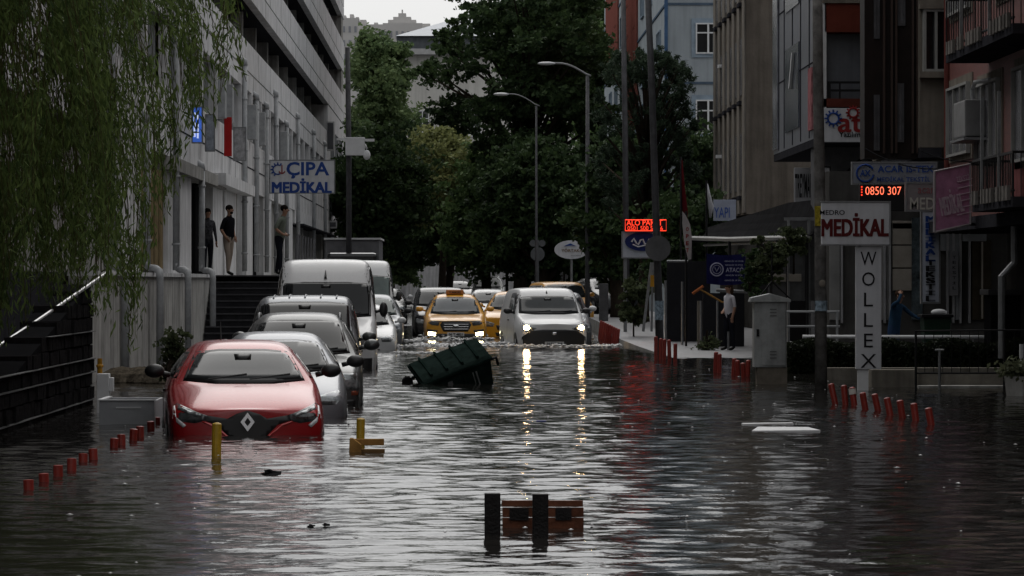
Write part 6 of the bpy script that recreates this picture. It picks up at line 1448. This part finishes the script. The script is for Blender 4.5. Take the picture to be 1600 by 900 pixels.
# willow
def willow():
    rg = np.random.default_rng(31)
    t = thing('willow_tree', 'weeping willow hanging its leafy strands over the left side', 'tree', (-7.6, 45, -.3))
    tm = MB(); tm.tube([(-7.6, 45, -.6), (-7.5, 45, 1.5), (-7.2, 45, 4.5), (-6.9, 45, 7.5)], [.38, .30, .24, .12], 12)
    env_x = [-400, -80, 0, 60, 120, 165, 205, 225, 250, 285, 330, 360, 392, 430]
    env_b = [520, 575, 560, 520, 470, 520, 565, 470, 400, 262, 215, 175, 120, 70]
    den_x = [-400, 0, 120, 205, 230, 300, 400]; den = [1, 1, 1.0, .8, .38, .26, .05]
    C = []; A = []; lim = 0
    K = 1750
    tufts = []
    while len(tufts) < 330:
        px = rg.uniform(-360, 425)
        if rg.random() > np.interp(px, den_x, den): continue
        tufts.append((px, rg.uniform(41, 50) if px < 230 else rg.uniform(40, 45), abs(rg.normal()) * 90 + (rg.random() < .45) * rg.uniform(40, 330), rg.normal() * .5, -1.1 * rg.random()))
    strands = []
    while len(strands) < K:
        tf = tufts[rg.integers(len(tufts))]
        px = tf[0] + rg.normal() * 6; Y = tf[1] + rg.normal() * .08
        yb = np.interp(px, env_x, env_b) - tf[2] * (1 if px < 240 else .5) - abs(rg.normal()) * 45
        top = P(px, 0, Y); x = top.x; zb_ = ZZ(yb, Y); zt = rg.uniform(4.9, 7.4)
        if zb_ > zt - .4: continue
        strands.append((x, Y, zt, zb_, tf[3], tf[4]))
    sm = MB(); 
    for i, (x, Y, zt, zb_, tsw, tbend) in enumerate(strands):
        L = zt - zb_; n = int(L / .045); u = np.linspace(0, 1, max(n, 3))
        sw = tsw + rg.normal() * .12; sy = rg.normal() * .2; ph = rg.random() * 6; bend = tbend + rg.normal() * .12   # strand starts nearer the trunk
        X = x + sw * (u - 1) * .5 + bend * (1 - u) ** 2 + .04 * np.sin(u * 7 + ph); YY = Y + sy * (1 - u) + .04 * np.cos(u * 6 + ph); Z = zt - L * u
        pts = np.stack([X, YY, Z], 1)
        if i % 3 == 0: k = np.linspace(0, len(u) - 1, 7).astype(int); sm.tube([tuple(pts[j]) for j in k], .004, 3, caps=False)
        tan = np.gradient(pts, axis=0); tan /= np.linalg.norm(tan, axis=1)[:, None]
        keep = rg.random(len(u)) < .85
        C.append(pts[keep] + rg.normal(size=(keep.sum(), 3)) * .03); A.append(tan[keep])
    C = np.concatenate(C); A = np.concatenate(A)
    qx = VX + C[:, 0] * F / C[:, 1]; qy = VY - (C[:, 2] - H) * F / C[:, 1]; keep = np.ones(len(C), bool)
    for cx, cy, rx, ry in ((35, 95, 34, 60), (92, 150, 18, 40), (60, 20, 20, 30), (112, 252, 16, 22), (235, 60, 20, 26), (180, 95, 12, 30), (268, 110, 22, 30), (205, 330, 14, 36), (90, 340, 12, 20), (150, 420, 14, 24), (10, 230, 14, 30)):
        keep &= ~((((qx - cx) / rx) ** 2 + ((qy - cy) / ry) ** 2 < 1) & (rg.random(len(C)) < .82))
    C = C[keep]; A = A[keep]
    leaf_mesh('crown', C, .021, L_wil, t, rg=rg, axis=A * .9, elong=5.2)
    sm.obj('strands', mat('willow_twig', (.06, .055, .025), .7), t)
    for k in range(26):
        px = rg.uniform(-300, 330); Y = rg.uniform(42, 48); e = Vector((XX(px, Y), Y, rg.uniform(5.2, 7.2))); s = Vector((-7.2 + rg.random() * .3, 45, rg.uniform(3.5, 7)))
        mm = s.lerp(e, .5) + Vector((0, 0, .5)); tm.tube([s, mm, e], [.09, .05, .012], 6)
    # canopy mass above the frame
    n = 30000; cc = np.array([-6.2, 45.5, 7.0]); d = rg.normal(size=(n, 3)); d /= np.linalg.norm(d, axis=1)[:, None]
    Cc = cc + d * np.array([3.6, 4.6, 1.5]) * rg.random(n)[:, None] ** .4; Cc[:, 2] = np.maximum(Cc[:, 2], 5.1)
    leaf_mesh('upper_crown', Cc, .026, L_wil, t, rg=rg, elong=4, down=.8)
    tm.obj('trunk', M_trunk, t, smooth=True)
willow()
# ------------------------------------------------------------ foam
def foam(name, label, paths, n, seed, r=.03):
    rg = np.random.default_rng(seed); V = []; Fc = []
    oct_ = np.array([(1, 0, 0), (0, 1, 0), (-1, 0, 0), (0, -1, 0), (0, 0, .8), (0, 0, -.8)], float)
    fi = [(0, 1, 4), (1, 2, 4), (2, 3, 4), (3, 0, 4), (1, 0, 5), (2, 1, 5), (3, 2, 5), (0, 3, 5)]
    for _ in range(n):
        p = paths[rg.integers(len(paths))]; t = rg.random(); a, b, wd, hh = p
        q = np.array(a) * (1 - t) + np.array(b) * t + np.array([rg.normal() * .05, rg.normal() * wd, abs(rg.normal()) * hh])
        s = r * rg.uniform(.4, 1.6) * np.array([rg.uniform(1, 3), rg.uniform(1, 2), .8]); k = len(V)
        th = rg.random() * 3; R = np.array([[math.cos(th), -math.sin(th), 0], [math.sin(th), math.cos(th), 0], [0, 0, 1]])
        for v in oct_: V.append(tuple(q + (v * s) @ R))
        Fc += [tuple(k + i for i in f) for f in fi]
    me = bpy.data.meshes.new(name); me.from_pydata(V, [], Fc)
    o = link_mesh(name, me, mat('foam_white', (.62, .62, .62), .5, var=.2, scale=20), smooth=True)
    tag(o, label, 'foam', kind='stuff')
foam('foam', 'white broken water pushed up by the delivery van and the taxi', [
    ((1.2, 107.9, 0), (3.9, 107.5, 0), .18, .03), ((3.4, 108, 0), (4.3, 110, 0), .3, .02), ((1.3, 108.2, 0), (1.1, 112, 0), .2, .04),
    ((-1.3, 120.5, 0), (.9, 120.3, 0), .25, .05), ((-1.1, 119, 0), (-2.2, 117.5, 0), .3, .02), ((-2.0, 109, 0), (1.2, 108.5, 0), .35, .015), ((-1.3, 112, 0), (1, 113, 0), 1.2, .01),
    ((-1.6, 99, 0), (.3, 98.5, 0), .12, .01)], 2600, 5)
foam('rain_splashes', 'small pale rain splashes scattered over the flood', [((-4, 24 + k * 5.0, .012), (5 + k * .3, 24 + k * 5.0, .012), 1.8, .004) for k in range(12)], 260, 6, .010)
